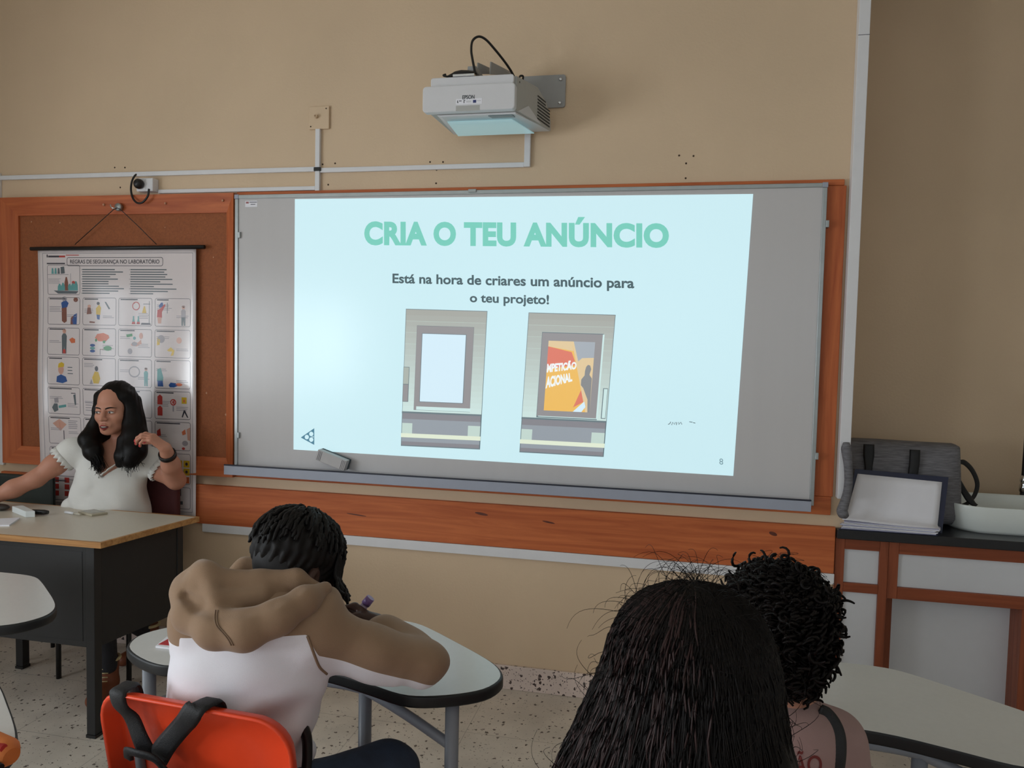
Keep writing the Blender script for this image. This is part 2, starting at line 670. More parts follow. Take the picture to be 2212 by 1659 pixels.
# socket with a black plug and looped cord
t = thing('wall_socket', 'white surface wall socket above the pinboard', 'socket', (-0.468, 0, 2.25))
MB().box(-0.514, -0.425, -0.045, 0, 2.222, 2.284).build('box', M_pvc, t, bevel=0.004)
MB().prism(rrect(-0.508, -0.462, 2.226, 2.280, 0.006), -0.047, -0.045, 'y').build('face_plate', M_pvc, t)
t = thing('power_plug', 'black round plug in the white socket with a looped black cord', 'plug', (-0.49, -0.047, 2.255))
MB().lathe([(0.020, 0), (0.024, -0.01), (0.023, -0.022), (0.014, -0.034), (0.004, -0.036)], (-0.488, -0.047, 2.254), 'y', 20).build('plug_body', M_black, t)
q = [on_y(x, y, d) for (x, y, d) in ((322, 408, -.065), (319, 424, -.066), (308, 437, -.064), (296, 438, -.06), (287, 428, -.05), (283, 410, -.04), (285, 392, -.03), (291, 380, -.018), (297, 376, -.008))]
MB().tube(smooth_path(q), 0.0048, 8).build('cord', M_black, t)

# ------------------------------------------------------------------ pinboard
t = thing('pinboard', 'brown cork pinboard in a thick varnished wood frame on the left', 'pinboard', (-0.65, 0, 0.88))
X0, X1, Z0, Z1 = -1.30, -0.004, 0.877, 2.207


def frame_bar(poly_outer, poly_inner, y_out, y_in, parent, m, name):
    """one mitred bar: outer edge deep, sloping face to the inner edge"""
    (a, b), (c, d) = poly_outer, poly_inner
    mb = MB()
    v = [(a[0], 0, a[1]), (b[0], 0, b[1]), (a[0], y_out, a[1]), (b[0], y_out, b[1]),
         (c[0], y_in, c[1]), (d[0], y_in, d[1]), (c[0], 0, c[1]), (d[0], 0, d[1])]
    mb.add(v, [(0, 1, 3, 2), (2, 3, 5, 4), (4, 5, 7, 6), (0, 2, 4, 6), (1, 7, 5, 3)])
    return mb.build(name, m, parent)


IX0, IX1, IZ0, IZ1 = -1.205, -0.05, 0.965, 2.120
frame_bar(((X0, Z1), (X1, Z1)), ((IX0, IZ1), (IX1, IZ1)), -0.040, -0.022, t, M_wood, 'frame_rail')
frame_bar(((X0, Z0), (X1, Z0)), ((IX0, IZ0), (IX1, IZ0)), -0.040, -0.022, t, M_wood, 'frame_rail')
frame_bar(((X0, Z0), (X0, Z1)), ((IX0, IZ0), (IX0, IZ1)), -0.040, -0.022, t, M_woodv, 'frame_stile')
frame_bar(((X1, Z0), (X1, Z1)), ((IX1, IZ0), (IX1, IZ1)), -0.040, -0.022, t, M_woodv, 'frame_stile')
MB().box(IX0, IX1, -0.012, 0, IZ0, IZ1).build('cork_panel', M_cork, t)
mb = MB()
random.seed(5)
M_chip = mat('chipped_wood', (196, 150, 120), 0.7, noise=0.1)
for (px, py) in ((500, 780), (489, 838), (493, 882), (482, 897), (440, 850), (512, 810), (30, 600), (60, 478), (225, 443), (358, 440), (482, 434), (350, 490), (122, 480), (455, 555)):
    p = on_y(px, py, -0.034)
    s = random.uniform(0.002, 0.005)
    mb = MB()
    mb.prism([(p[0]-s, p[2]), (p[0], p[2]+s*1.6), (p[0]+s, p[2]+s*0.4), (p[0]+s*0.2, p[2]-s)], -0.0405 if px > 500 or py < 460 else -0.0125, -0.012, 'y')
    mb.build('paint_chip', M_chip, t)


t = thing('wall_hook', 'small round metal hook on the top bar of the pinboard', 'hook', (-0.659, -0.034, 2.155))
p = on_y(254, 447, -0.05)
MB().lathe([(0.018, 0.018), (0.019, 0.004), (0.016, 0), (0.005, -0.003)], (p[0], -0.052, p[2]), 'y', 18).build('disc', M_alu, t)
MB().tube(smooth_path([(p[0]-0.002, -0.055, p[2]-0.004), (p[0]-0.006, -0.068, p[2]-0.010), (p[0]-0.018, -0.070, p[2]-0.004), (p[0]-0.026, -0.066, p[2]+0.008)]), 0.0035, 8).build('prong', M_chrome, t)

# ------------------------------------------------------------------ whiteboard on its wooden surround
t = thing('board_surround', 'flat varnished wood surround behind the whiteboard', 'wooden frame', (1.3, 0, 0.88))
MB().box(-0.002, 2.652, -0.018, 0, 2.19, 2.214).build('top_rail', M_wood, t, bevel=0.003)
MB().box(-0.002, 2.655, -0.018, 0, 0.876, 0.95).build('bottom_rail', M_wood, t, bevel=0.003)
MB().box(2.54, 2.660, -0.018, 0, 0.9505, 2.1895).build('stile', M_woodv, t, bevel=0.003)

t = thing('whiteboard', 'large whiteboard in a thin aluminium frame', 'whiteboard', (1.3, -0.018, 0.9))
BY = -0.038
BX0, BX1, BZ0, BZ1 = 0.006, 2.585, 0.915, 2.196
MB().box(BX0+0.016, BX1-0.016, BY, -0.0182, BZ0+0.01, BZ1-0.016).build('panel', M_board, t)
for (x0, x1, z0, z1, n) in ((BX0+0.018, BX1-0.018, BZ1-0.017, BZ1, 'frame_bar'), (BX0, BX0+0.017, BZ0, BZ1-0.018, 'frame_bar'), (BX1-0.017, BX1, BZ0, BZ1-0.018, 'frame_bar')):
    MB().box(x0, x1, BY-0.006, -0.0182, z0, z1).build(n, M_alu, t, bevel=0.002)
for x in (BX0+0.0085, BX1-0.0085):
    MB().box(x-0.0105, x+0.0105, BY-0.008, -0.0182, BZ1-0.018, BZ1+0.002).build('corner_cap', M_tray, t, bevel=0.002)
for (px, py) in ((1021, 413), (518, 508), (516, 940), (1787, 484), (1764, 985)):
    p = on_y(px, py, -0.04)
    mb = MB()
    if py < 430:
        mb.box(p[0]-0.018, p[0]+0.018, BY-0.012, -0.0182, p[2]-0.006, p[2]+0.008)
    else:
        mb.box(p[0]-0.006, p[0]+0.006, BY-0.012, -0.0182, p[2]-0.014, p[2]+0.014)
    mb.build('mounting_clip', M_alu, t, bevel=0.002)
mb = MB().box(-0.012, 2.566, -0.10, -0.097, 0.901, 0.943)          # raised front lip
mb.box(-0.012, 2.566, -0.097, BY, 0.901, 0.912)
mb.build('tray', M_tray, t, bevel=0.002)
MB().box(-0.012, 2.566, -0.102, -0.0955, 0.9435, 0.9495).build('tray_edging', M_navy, t, bevel=0.002)
p = on_y(530, 434, BY)
q = on_y(556, 447, BY)
MB().box(p[0], q[0], BY-0.0012, BY, q[2], p[2]).build('sticker', M_paper, t)
mb = MB().box(p[0]+0.004, p[0]+0.018, BY-0.0016, BY-0.001, q[2]+0.016, p[2]-0.004)
mb.build('sticker_mark', mat('sticker_red', (170, 110, 110), 0.6, noise=0.05), t)
mb = MB()
mb.box(p[0]+0.022, q[0]-0.002, BY-0.0016, BY-0.001, p[2]-0.008, p[2]-0.005)
mb.box(p[0]+0.028, q[0]-0.010, BY-0.0016, BY-0.001, p[2]-0.018, p[2]-0.015)
mb.build('sticker_lettering', M_ink, t)
# a few leftover marker strokes
mb = MB()
for pts in (((1443, 917), (1447, 915), (1449, 911)), ((1451, 918), (1453, 912), (1457, 917), (1459, 912)), ((1462, 912), (1461, 918)), ((1466, 912), (1466, 917), (1471, 912), (1473, 917)), ((1489, 911), (1496, 912)), ((1497, 913), (1502, 914))):
    mb.tube([on_y(x, y, BY-0.0024) for x, y in pts], 0.0012, 5)
mb.build('scribble_lettering', M_ink, t)

# board eraser leaning on the tray
t = thing('board_eraser', 'grey board eraser leaning in the whiteboard tray', 'eraser', (0.45, -0.07, 0.95))
TL_, TR_, BR_, BL_ = [on_y(*q, y) for q, y in (((680, 992), -.070), ((743, 1019), -.075), ((740, 1016), -.08), ((688, 970), -.070))]
c0 = on_y(680, 993, -0.094)
c1 = on_y(742, 1018, -0.094)
ex = (c1-c0)/np.linalg.norm(c1-c0)
L = np.linalg.norm(c1-c0)
ez = np.array([-ex[2], 0, ex[0]])
ey = np.array([0, 1.0, 0])


def er(a, d, h):
    return c0+ex*a+ey*d+ez*h


hgt = 0.050
mb = MB().hexa([er(0, 0, 0), er(L, 0, 0), er(L, 0.034, 0), er(0, 0.034, 0)], [er(0, 0, hgt), er(L, 0, hgt), er(L, 0.034, hgt), er(0, 0.034, hgt)])
mb.build('body', mat('eraser_grey', (184, 180, 180), 0.55, noise=0.03), t, bevel=0.003)
mb = MB().hexa([er(0, 0.0345, 0), er(L, 0.0345, 0), er(L, 0.052, 0), er(0, 0.052, 0)], [er(0, 0.0345, hgt), er(L, 0.0345, hgt), er(L, 0.052, hgt), er(0, 0.052, hgt)])
mb.build('felt', mat('eraser_felt', (72, 86, 92), 0.9, noise=0.1), t, bevel=0.003)
mb = MB()
for a in (0.008, 0.015, 0.022, L-0.022, L-0.015, L-0.008):
    mb.hexa([er(a, -0.0008, 0.004), er(a+0.002, -0.0008, 0.004), er(a+0.002, 0, 0.004), er(a, 0, 0.004)], [er(a, -0.0008, hgt-.004), er(a+.002, -0.0008, hgt-.004), er(a+.002, 0, hgt-.004), er(a, 0, hgt-.004)])
mb.build('stripe', M_ink, t)

# ------------------------------------------------------------------ projected slide (emissive sheet imitating the projector's light)
SY = BY-0.0012
SC = [on_y(*q, SY) for q in ((637, 430), (1627, 419), (1584, 1028), (634, 971))]     # TL TR BR BL


def slide_pt(u, v, y=SY):
    """u to the right, v downwards, both 0..1"""
    p = SC[0]*(1-u)*(1-v)+SC[1]*u*(1-v)+SC[2]*u*v+SC[3]*(1-u)*v
    return (p[0], y, p[2])


def slide_uv(px, py):
    p = on_y(px, py, SY)
    u, v = 0.5, 0.5
    for _ in range(25):
        q = slide_pt(u, v)
        e = np.array([p[0]-q[0], p[2]-q[2]])
        h = 1e-4
        a, b_ = slide_pt(u+h, v), slide_pt(u, v+h)
        J = np.array([[(a[0]-q[0])/h, (b_[0]-q[0])/h], [(a[2]-q[2])/h, (b_[2]-q[2])/h]])
        du = np.linalg.solve(J, e)
        u, v = u+du[0], v+du[1]
    return u, v


LIT = {}


def lit(name, rgb, k=1.0):
    """emission imitating projected light of the given sRGB look on a glossy board"""
    c = lin(rgb)
    e = [max(0.0, v-0.075)*k for v in c]
    m = mat('projected_'+name, (112, 110, 110), 0.20, spec=0.28, noise=0.01, emit=e, bump=0.012, bscale=3.0, stretch=(9, 9, 0.35))
    return m


t = thing('projected_slide', 'projected slide glowing on the whiteboard with a green heading', 'projected slide', (1.3, SY, 1.0))
mb = MB()
NU, NV = 8, 8
vs = [slide_pt(i/NU, j/NV) for j in range(NV+1) for i in range(NU+1)]
fs = [(j*(NU+1)+i, (j+1)*(NU+1)+i, (j+1)*(NU+1)+i+1, j*(NU+1)+i+1) for j in range(NV) for i in range(NU)]
mb.add(vs, fs)
mb.build('background', lit('white', (205, 237, 244)), t)


def slide_text(body, px0, px1, ytop, ybot, m, name, bold, dy=0.0010, parent=None, spacing=1.0):
    """letters fitted between the four given corners (left/right ends of the line)"""
    a, b_ = slide_uv(px0[0], px0[1]), slide_uv(px1[0], px1[1])        # top-left, top-right of the box
    c, d = slide_uv(px0[0], px0[2]), slide_uv(px1[0], px1[2])
    v, f = text_shape(body, bold, spacing)
    pts = []
    for (s, h) in v:
        h = 1-h
        uu = (a[0]*(1-s)+b_[0]*s)*(1-h)+(c[0]*(1-s)+d[0]*s)*h
        vv = (a[1]*(1-s)+b_[1]*s)*(1-h)+(c[1]*(1-s)+d[1]*s)*h
        pts.append(slide_pt(uu, vv, SY-dy))
    return MB().add(pts, f).build(name, m, parent or t)


L_green = lit('green', (124, 206, 190))
L_text = lit('slate', (74, 98, 104))
slide_text('CRIA O TEU ANÚNCIO', (787, 466, 530), (1445, 470, 536), 0, 0, L_green, 'heading', 0.05, spacing=1.05)
slide_text('Está na hora de criares um anúncio para', (848, 591, 618), (1370, 600, 630), 0, 0, L_text, 'body_lettering', 0.026)
slide_text('o teu projeto!', (1015, 633, 659), (1186, 637, 664), 0, 0, L_text, 'body_lettering', 0.026)
slide_text('8', (1554, 990, 1003), (1562, 991, 1004), 0, 0, lit('page', (120, 150, 160)), 'page_number', 0.0)


def spoly(mb, pts, mi, dy):
    mb.add([slide_pt(u, v, SY-dy) for u, v in pts][::-1], [tuple(range(len(pts)))], mi)


# triangle emblem: three rows of small triangles around circles
mb = MB()
A_, B_, C_ = np.array([650, 945.0]), np.array([679, 925.0]), np.array([679, 961.0])


def emb(w0, w1, w2):
    p = A_*w0+B_*w1+C_*w2
    return slide_uv(*p)


spoly(mb, [emb(1, 0, 0), emb(0, 1, 0), emb(0, 0, 1)], 0, 0.0010)
for w in ((.55, .225, .225), (.22, .56, .22), (.22, .22, .56)):
    c = A_*w[0]+B_*w[1]+C_*w[2]
    spoly(mb, [slide_uv(c[0]+4.6*math.cos(k*.524), c[1]+5.0*math.sin(k*.524)) for k in range(12)], 1, 0.0014)
c = (A_+B_+C_)/3
spoly(mb, [slide_uv(c[0]+8.5, c[1]-1.2), slide_uv(c[0]+3, c[1]), slide_uv(c[0]+8.5, c[1]+1.2)], 1, 0.0015)
mb.build('emblem', [lit('emblem', (70, 128, 150)), lit('emblem_white', (208, 238, 245))], t)

# the two pictures of a wall with an advert frame
PM = [lit('grey_tile', (172, 180, 172)), lit('pale_tile', (196, 216, 208)), lit('light_tile', (206, 232, 230)), lit('frame_grey', (150, 148, 150)),
      lit('panel_white', (214, 238, 250)), lit('bench', (152, 160, 168)), lit('bench_dark', (138, 138, 144)), lit('strip', (226, 236, 214)),
      lit('outline', (112, 128, 134)), lit('amber', (238, 190, 104)), lit('coral', (222, 128, 110)), lit('sand', (226, 202, 160)), lit('shade', (140, 142, 144)), lit('sky_grey', (168, 176, 184))]


def picture(cpx, name, elems):
    q = [np.array(slide_uv(*c)) for c in cpx]

    def pu(u, v):
        r = q[0]*(1-u)*(1-v)+q[1]*u*(1-v)+q[2]*u*v+q[3]*(1-u)*v
        return (r[0], r[1])
    mb = MB()
    for i, (pts, mi) in enumerate(elems):
        spoly(mb, [pu(*p) for p in pts], mi, 0.0008+0.00008*i)
    return mb.build(name, PM, t), pu


def rq(u0, v0, u1, v1):
    return [(u0, v0), (u1, v0), (u1, v1), (u0, v1)]


NB = 18
B0 = len(PM)
for i in range(NB):                                  # tiles pale towards the bench in the picture
    f_ = (i/(NB-1))**.9
    PM.append(lit('tile_row', (168+38*f_, 170+58*f_, 164+60*f_)))
common = [(rq(0, 0, 1, 1), 8)]+[(rq(.006, .004+.741*i/NB, .994, .004+.741*(i+1)/NB), B0+i) for i in range(NB)]
common += [(rq(.006, .004+.741*k/9, .994, .0055+.741*k/9), 1) for k in range(1, 9)]
bench = [(rq(.0, .745, 1, .76), 8), (rq(.01, .757, .99, .80), 6), (rq(.01, .80, .99, .905), 5), (rq(.01, .83, .14, .905), 1), (rq(.84, .83, .99, .905), 1), (rq(.0, .905, 1, .935), 7), (rq(.01, .935, .99, .965), 5), (rq(.01, .965, .99, .992), 6)]
picture(((877, 667), (1053, 672), (1037, 971), (866, 963)), 'left_picture',
        common+[(rq(.148, .118, .852, .732), 8), (rq(.15, .12, .85, .73), 3), (rq(.18, .705, .86, .73), 2), (rq(.215, .172, .765, .672), 8), (rq(.222, .176, .757, .668), 4), (rq(.0, .42, .075, .675), 8), (rq(.005, .424, .068, .545), 0), (rq(.005, .55, .068, .671), 3)]+bench)
pic, pu2 = picture(((1142, 675), (1330, 680), (1304, 987), (1122, 977)), 'right_picture',
        common+[(rq(.175, .135, .885, .742), 8), (rq(.195, .14, .895, .735), 2), (rq(.18, .14, .875, .73), 3), (rq(.258, .195, .795, .690), 13),
                ([(.258, .195), (.53, .195), (.78, .690), (.258, .690)], 9), ([(.258, .195), (.53, .195), (.555, .262), (.258, .235)], 11),
                ([(.258, .235), (.535, .27), (.60, .36), (.258, .395)], 10), ([(.68, .53), (.735, .61), (.60, .66)], 10), ([(.53, .195), (.55, .195), (.795, .690), (.745, .690)], 11),
                ([(.60, .69), (.74, .605), (.745, .65), (.70, .69)], 4), ([(.60, .345), (.66, .31), (.795, .305), (.795, .69), (.76, .69)], 11),
                ([(.705, .40), (.715, .37), (.735, .355), (.76, .36), (.775, .385), (.765, .41), (.76, .425), (.79, .45), (.795, .69), (.77, .69), (.76, .60), (.70, .52), (.67, .50), (.67, .46), (.705, .43)], 12),
                (rq(.93, .515, .985, .73), 8), (rq(.94, .52, .98, .725), 2)]+bench)


def pic_text(body, quad, bold, name):
    v, f = text_shape(body, bold)
    pts = []
    for (s, h) in v:
        h = 1-h
        a = np.array(quad[0])*(1-s)*(1-h)+np.array(quad[1])*s*(1-h)+np.array(quad[2])*s*h+np.array(quad[3])*(1-s)*h
        u, w = pu2(*a)
        pts.append(slide_pt(u, w, SY-0.0050))
    o = MB().add(pts, f).build(name, L_white, t)
    w0 = o.parent
    o.parent = pic
    o.location = (0, 0, 0)
    return o


L_white = lit('lettering_white', (240, 246, 246))
pic_text('MPETIÇÃO', ((.262, .345), (.60, .325), (.605, .40), (.262, .435)), 0.05, 'lettering')
pic_text('ACIONAL', ((.262, .45), (.55, .415), (.57, .475), (.262, .535)), 0.05, 'lettering')
# ------------------------------------------------------------------ projector on its wall arm
M_proj = mat('projector_white', (214, 212, 214), 0.45, noise=0.012)
M_projgrey = mat('projector_grey', (178, 176, 172), 0.5, noise=0.02)
M_steel = mat('painted_steel', (160, 158, 156), 0.5, noise=0.03)
M_dark = mat('dark_slot', (40, 46, 50), 0.5, noise=0.1)
t = thing('projector', 'white short throw projector mounted on the wall above the whiteboard', 'projector', (1.24, -0.2, 2.42))
PF = -0.42
f_tl, f_tr, f_br, f_bl = [on_y(*q, PF) for q in ((914, 184), (1113, 180), (1111, 239), (913, 241))]
FX0, FX1, FZ0, FZ1 = 1.040, 1.404, 2.418, 2.516
# moulded front cover with rounded corners
mb = MB()
mb.prism(rrect(FX0, FX1, FZ0, FZ1, 0.014), PF, PF+0.035, 'y')
mb.build('front_cover', M_proj, t, bevel=0.004)
# main housing: flares towards the wall, its top falls away at the back
side = [(-0.384, 2.418), (-0.384, 2.552), (-0.20, 2.566), (-0.115, 2.528), (-0.075, 2.47), (-0.07, 2.425)]


def xr(y):
    return 1.402+(y+0.384)*0.265


mb = MB()
n = len(side)
vl = [(1.062, y, z) for y, z in side]
vr = [(xr(y), y, z) for y, z in side]
mb.add(vl+vr, [tuple(range(n)), tuple(range(2*n-1, n-1, -1))]+[(i, n+i, n+(i+1) % n, (i+1) % n) for i in range(n)])
mb.build('housing', M_projgrey, t, bevel=0.005)
mb = MB()
mb.prism(rrect(1.066, 1.394, 2.5175, 2.553, 0.010), -0.402, -0.3845, 'y')
mb.build('lid', M_proj, t, bevel=0.003)
# lens hood under the housing, cut back on the left
q = [on_y(962, 243, -0.40), on_y(1113, 240, -0.40)]
r2, r1 = on_y(1183, 281, -0.075), on_y(1004, 283, -0.075)
lo = [(1.105, -0.384, 2.410), (1.400, -0.384, 2.410), (1.478, -0.075, r2[2]), (1.075, -0.075, r2[2])]
hi = [(1.085, -0.384, 2.4175), (1.401, -0.384, 2.4175), (1.482, -0.075, 2.4245), (1.065, -0.075, 2.4245)]
mb = MB().hexa(lo, hi)
mb.build('lens_hood', M_proj, t, bevel=0.004)
mb = MB()                                            # wedge shaped cheek on the right flank
A_ = (xr(-.37)+.0015, -0.37, 2.424)
B_ = (xr(-.285)+.0015, -0.285, 2.468)
C_ = (xr(-.17)+.0015, -0.17, 2.428)
mb.add([A_, B_, C_]+[(p[0]-.004, p[1], p[2]) for p in (A_, B_, C_)], [(0, 2, 1), (3, 4, 5), (0, 1, 4, 3), (1, 2, 5, 4), (2, 0, 3, 5)])
mb.build('hood_cheek', M_proj, t)
MB().prism([(1.29, -0.375), (1.385, -0.375), (1.390, -0.345), (1.30, -0.345)], 2.4075, 2.4099).build('sensor_window', mat('smoked_window', (120, 140, 146), 0.15, noise=0.02), t)
MB().prism([(1.115, -0.335), (1.375, -0.335), (1.425, -0.13), (1.10, -0.13)], 2.4030, 2.4060).build('lens_window', mat('lens_glass', (120, 150, 156), 0.1, noise=0.02, emit=(.17, .27, .285)), t)  # widened over the underside; its emission imitates the cyan light there
for i in range(8):                                   # cooling slots on the flank
    z = 2.440+i*0.0125
    y0, y1 = -0.205, -0.088
    if i > 5:
        y1 = -0.13
    mb = MB().add([(xr(y0)+.001, y0, z), (xr(y1)+.001, y1, z-.004), (xr(y1)+.001, y1, z+.0025), (xr(y0)+.001, y0, z+.0065)], [(0, 1, 2, 3)])
    mb.build('cooling_slot', M_dark, t)
MB().lathe([(0.004, 0), (0.003, 0.001)], (xr(-.36), -0.36, 2.535), 'x', 8).build('screw', M_dark, t)


def flat_text(body, x0, x1, z0, z1, y, m, name, parent, bold=0.0, spacing=1.0):
    v, f = text_shape(body, bold, spacing)
    pts = [(x0+(x1-x0)*s, y, z0+(z1-z0)*h) for s, h in v]
    return MB().add(pts, f).build(name, m, parent)


a, b = on_y(999, 206, PF), on_y(1025, 213.5, PF)
flat_text('EPSON', a[0], b[0], b[2], a[2], PF-0.0008, mat('logo_ink', (58, 64, 70), 0.5, noise=0.02), 'logo_lettering', t, 0.02)
a, b = on_y(985, 214.5, PF), on_y(1041, 224, PF)
MB().box(a[0], b[0], PF-0.0006, PF, b[2], a[2]).build('sticker', M_paper, t)
mb = MB()
w, h = b[0]-a[0], a[2]-b[2]


def sb(u0, u1, v0, v1, mi=0):
    mb.box(a[0]+u0*w, a[0]+u1*w, PF-0.0011, PF-0.0004, a[2]-v1*h, a[2]-v0*h, mi)


sb(.05, .08, .25, .65)
sb(.05, .10, .58, .68)
sb(.12, .22, .28, .42)
sb(.30, .33, .2, .75)
sb(.33, .36, .2, .32)
sb(.40, .58, .40, .46, 1)
sb(.40, .58, .56, .62, 1)
sb(.66, .78, .28, .78, 2)
sb(.82, .96, .40, .46, 1)
mb.build('sticker_marks', [M_ink, M_projgrey, mat('flag_blue', (40, 50, 110), 0.5, noise=0.03)], t)
a, b = on_y(985, 229, PF), on_y(1036, 238, PF)
MB().box(a[0], b[0], PF-0.0006, PF, b[2], a[2]).build('grey_label', M_projgrey, t)

t = thing('projector_mount', 'grey steel wall plate and arm holding the projector', 'wall mount', (1.45, 0, 2.6))
MB().prism(rrect(1.345, 1.532, 2.541, 2.678, 0.012), 0, -0.010, 'y').build('wall_plate', M_steel, t, bevel=0.002)
for (px, py) in ((1211, 171), (1209, 222)):
    p = on_y(px, py, -0.012)
    MB().lathe([(0.008, 0), (0.008, -0.004), (0.005, -0.007), (0.002, -0.0075)], (p[0], -0.010, p[2]), 'y', 10).build('bolt', M_chrome, t)
MB().box(1.20, 1.235, -0.36, -0.0105, 2.586, 2.606).build('arm', M_steel, t, bevel=0.003)
MB().box(1.18, 1.3445, -0.010, 0, 2.56, 2.64).build('arm_flange', M_steel, t, bevel=0.003)
for (x, quad) in ((1.232, ((1029, 160), (1031, 135), (1055, 146), (1055, 160))), (1.296, ((1057, 161), (1059, 133), (1104, 156), (1106, 163)))):
    pts = []
    for i, (px, py) in enumerate(quad):
        d = ray(px, py)
        yy = -0.30 if i < 2 else (-0.22 if x < 1.25 else -0.12)
        p = on_y(px, py, yy)
        pts.append(p)
    mb = MB()
    v = [tuple(p) for p in pts]+[(p[0]+0.004, p[1]+.002, p[2]) for p in pts]
    mb.add(v, [(0, 1, 2, 3), (7, 6, 5, 4), (0, 4, 5, 1), (1, 5, 6, 2), (2, 6, 7, 3), (3, 7, 4, 0)])
    mb.build('bracket_fin', M_steel, t)
MB().box(1.155, 1.24, -0.405, -0.385, 2.5535, 2.562).build('clamp_bar', M_chrome, t, bevel=0.001)
t = thing('projector_cable', 'black cable looping up from the top of the projector', 'cable', (1.25, -0.3, 2.56))
q = [on_y(x, y, d) for (x, y, d) in ((1027, 160, -.37), (1021, 130, -.36), (1018, 108, -.35), (1021, 88, -.33), (1034, 79, -.31), (1050, 86, -.29), (1070, 108, -.26), (1090, 133, -.22), (1103, 152, -.19), (1110, 165, -.17))]
MB().tube(smooth_path(q), 0.0048, 8).build('cord', M_black, t)
q = [on_y(x, y, d) for (x, y, d) in ((1121, 170, -.17), (1124, 164, -.165), (1130, 165, -.16), (1129, 174, -.15))]
MB().tube(smooth_path(q), 0.004, 8).build('cord_end', M_black, t)
t = thing('black_pouch', 'black rumpled pouch lying on top of the projector', 'pouch', (1.15, -0.36, 2.555))
mb = MB()
a, b = on_y(966, 163, -.375), on_y(1028, 161, -.375)
prof = [(0, .010), (.08, .012), (.18, .020), (.3, .030), (.5, .034), (.75, .031), (.95, .024), (1.0, .008)]
vs = []
for u, h in prof:
    x = a[0]+(b[0]-a[0])*u
    for k in range(10):
        an = math.pi*k/9
        vs.append((x, -0.355-0.045*math.cos(an), 2.556+h*math.sin(an)**0.7))
fs = [(i*10+k, (i+1)*10+k, (i+1)*10+k+1, i*10+k+1) for i in range(len(prof)-1) for k in range(9)]
mb.add(vs, fs, 0, True)
mb.build('fabric', M_black, t)
MB().tube(smooth_path([(a[0]+.01, -.38, 2.561), (a[0]-.012, -.385, 2.566), (a[0]-.004, -.38, 2.572)]), 0.004, 6).build('drawstring', M_black, t)

# ------------------------------------------------------------------ safety poster
M_sheet = mat('laminated_sheet', (226, 214, 214), 0.13, noise=0.008, coat=0.5)
t = thing('safety_poster', 'laminated laboratory safety poster hanging on the pinboard', 'poster', (-0.64, -0.03, 0.68))
PX0, PX1, PZ0, PZ1 = -1.079, -0.200, 0.676, 1.951


def poster_pt(u, v, lift=0.0):
    """u right, v down; the sheet bellies gently and curls at its left edge"""
    y = -0.036-0.012*math.sin(math.pi*u)*math.sin(math.pi*min(1, v*1.05))-0.020*max(0, v-0.55)**1.5
    y -= 0.010*math.exp(-((u)/0.06)**2)*min(1, v*2.0)
    y -= 0.0025*math.sin(7*u+4*v)*v
    wob = 0.004*math.sin(9*v)*(1-u)
    return (PX0+(PX1-PX0)*u+wob+0.012*(1-u)*v, y-lift, PZ1+(PZ0-PZ1)*v)


mb = MB()
N1, N2 = 40, 48
mb.add([poster_pt(i/N1, j/N2) for j in range(N2+1) for i in range(N1+1)], [(j*(N1+1)+i, (j+1)*(N1+1)+i, (j+1)*(N1+1)+i+1, j*(N1+1)+i+1) for j in range(N2) for i in range(N1)], 0, True)
mb.build('sheet', M_sheet, t, solid=0.0012)
MB().tube([on_y(67, 537.5, -.04), on_y(442, 533.5, -.04)], 0.0095, 12).build('top_rod', M_black, t)
q = [on_y(x, y, d) for x, y, d in ((162, 528, -.042), (205, 489, -.042), (245, 453, -.057), (254, 449, -.066), (262, 454, -.057), (300, 490, -.042), (338, 528, -.042))]
MB().tube(q, 0.0018, 6).build('hanging_cord', M_black, t)
PC = [mat('print_ink', (70, 66, 74), .2, noise=.02, coat=.5), mat('print_grey', (164, 156, 162), .2, noise=.02, coat=.5), mat('print_teal', (96, 158, 158), .2, noise=.02, coat=.5),
      mat('print_brown', (132, 80, 66), .2, noise=.02, coat=.5), mat('print_blue', (44, 84, 150), .2, noise=.02, coat=.5), mat('print_red', (190, 66, 60), .2, noise=.02, coat=.5),
      mat('print_yellow', (216, 178, 50), .2, noise=.02, coat=.5), mat('print_orange', (216, 112, 70), .2, noise=.02, coat=.5), mat('print_green', (60, 140, 80), .2, noise=.02, coat=.5),
      mat('print_skin', (212, 160, 142), .2, noise=.02, coat=.5), mat('print_white', (226, 214, 214), .15, noise=.01, coat=.5), mat('print_slate', (96, 104, 110), .2, noise=.02, coat=.5)]
INK, GRY, TEA, BRN, BLU, RED, YEL, ORA, GRN, SKN, WHT, SLA = range(12)
pm = MB()
lift = [0.0010]


def pp(pts, mi):
    """printed patch given in (u, v); long edges are subdivided so the print follows the sheet"""
    out = []
    for i, p in enumerate(pts):
        q = pts[(i+1) % len(pts)]
        k = max(1, int(max(abs(q[0]-p[0]), abs(q[1]-p[1]))/0.04))
        for j in range(k):
            out.append((p[0]+(q[0]-p[0])*j/k, p[1]+(q[1]-p[1])*j/k))
    pm.add([poster_pt(u, v, lift[0]) for u, v in out][::-1], [tuple(range(len(out)))], mi)


def pbar(u0, v0, u1, v1, mi):
    k = max(1, int((u1-u0)/0.05))
    for j in range(k):
        a, b = u0+(u1-u0)*j/k, u0+(u1-u0)*(j+1)/k
        pm.add([poster_pt(*p, lift[0]) for p in ((a, v0), (a, v1), (b, v1), (b, v0))], [(0, 1, 2, 3)], mi)


def pell(cu, cv, ru, rv, mi, n=14):
    pm.add([poster_pt(cu+ru*math.cos(2*math.pi*k/n), cv-rv*math.sin(2*math.pi*k/n), lift[0]) for k in range(n)], [tuple(range(n))], mi)


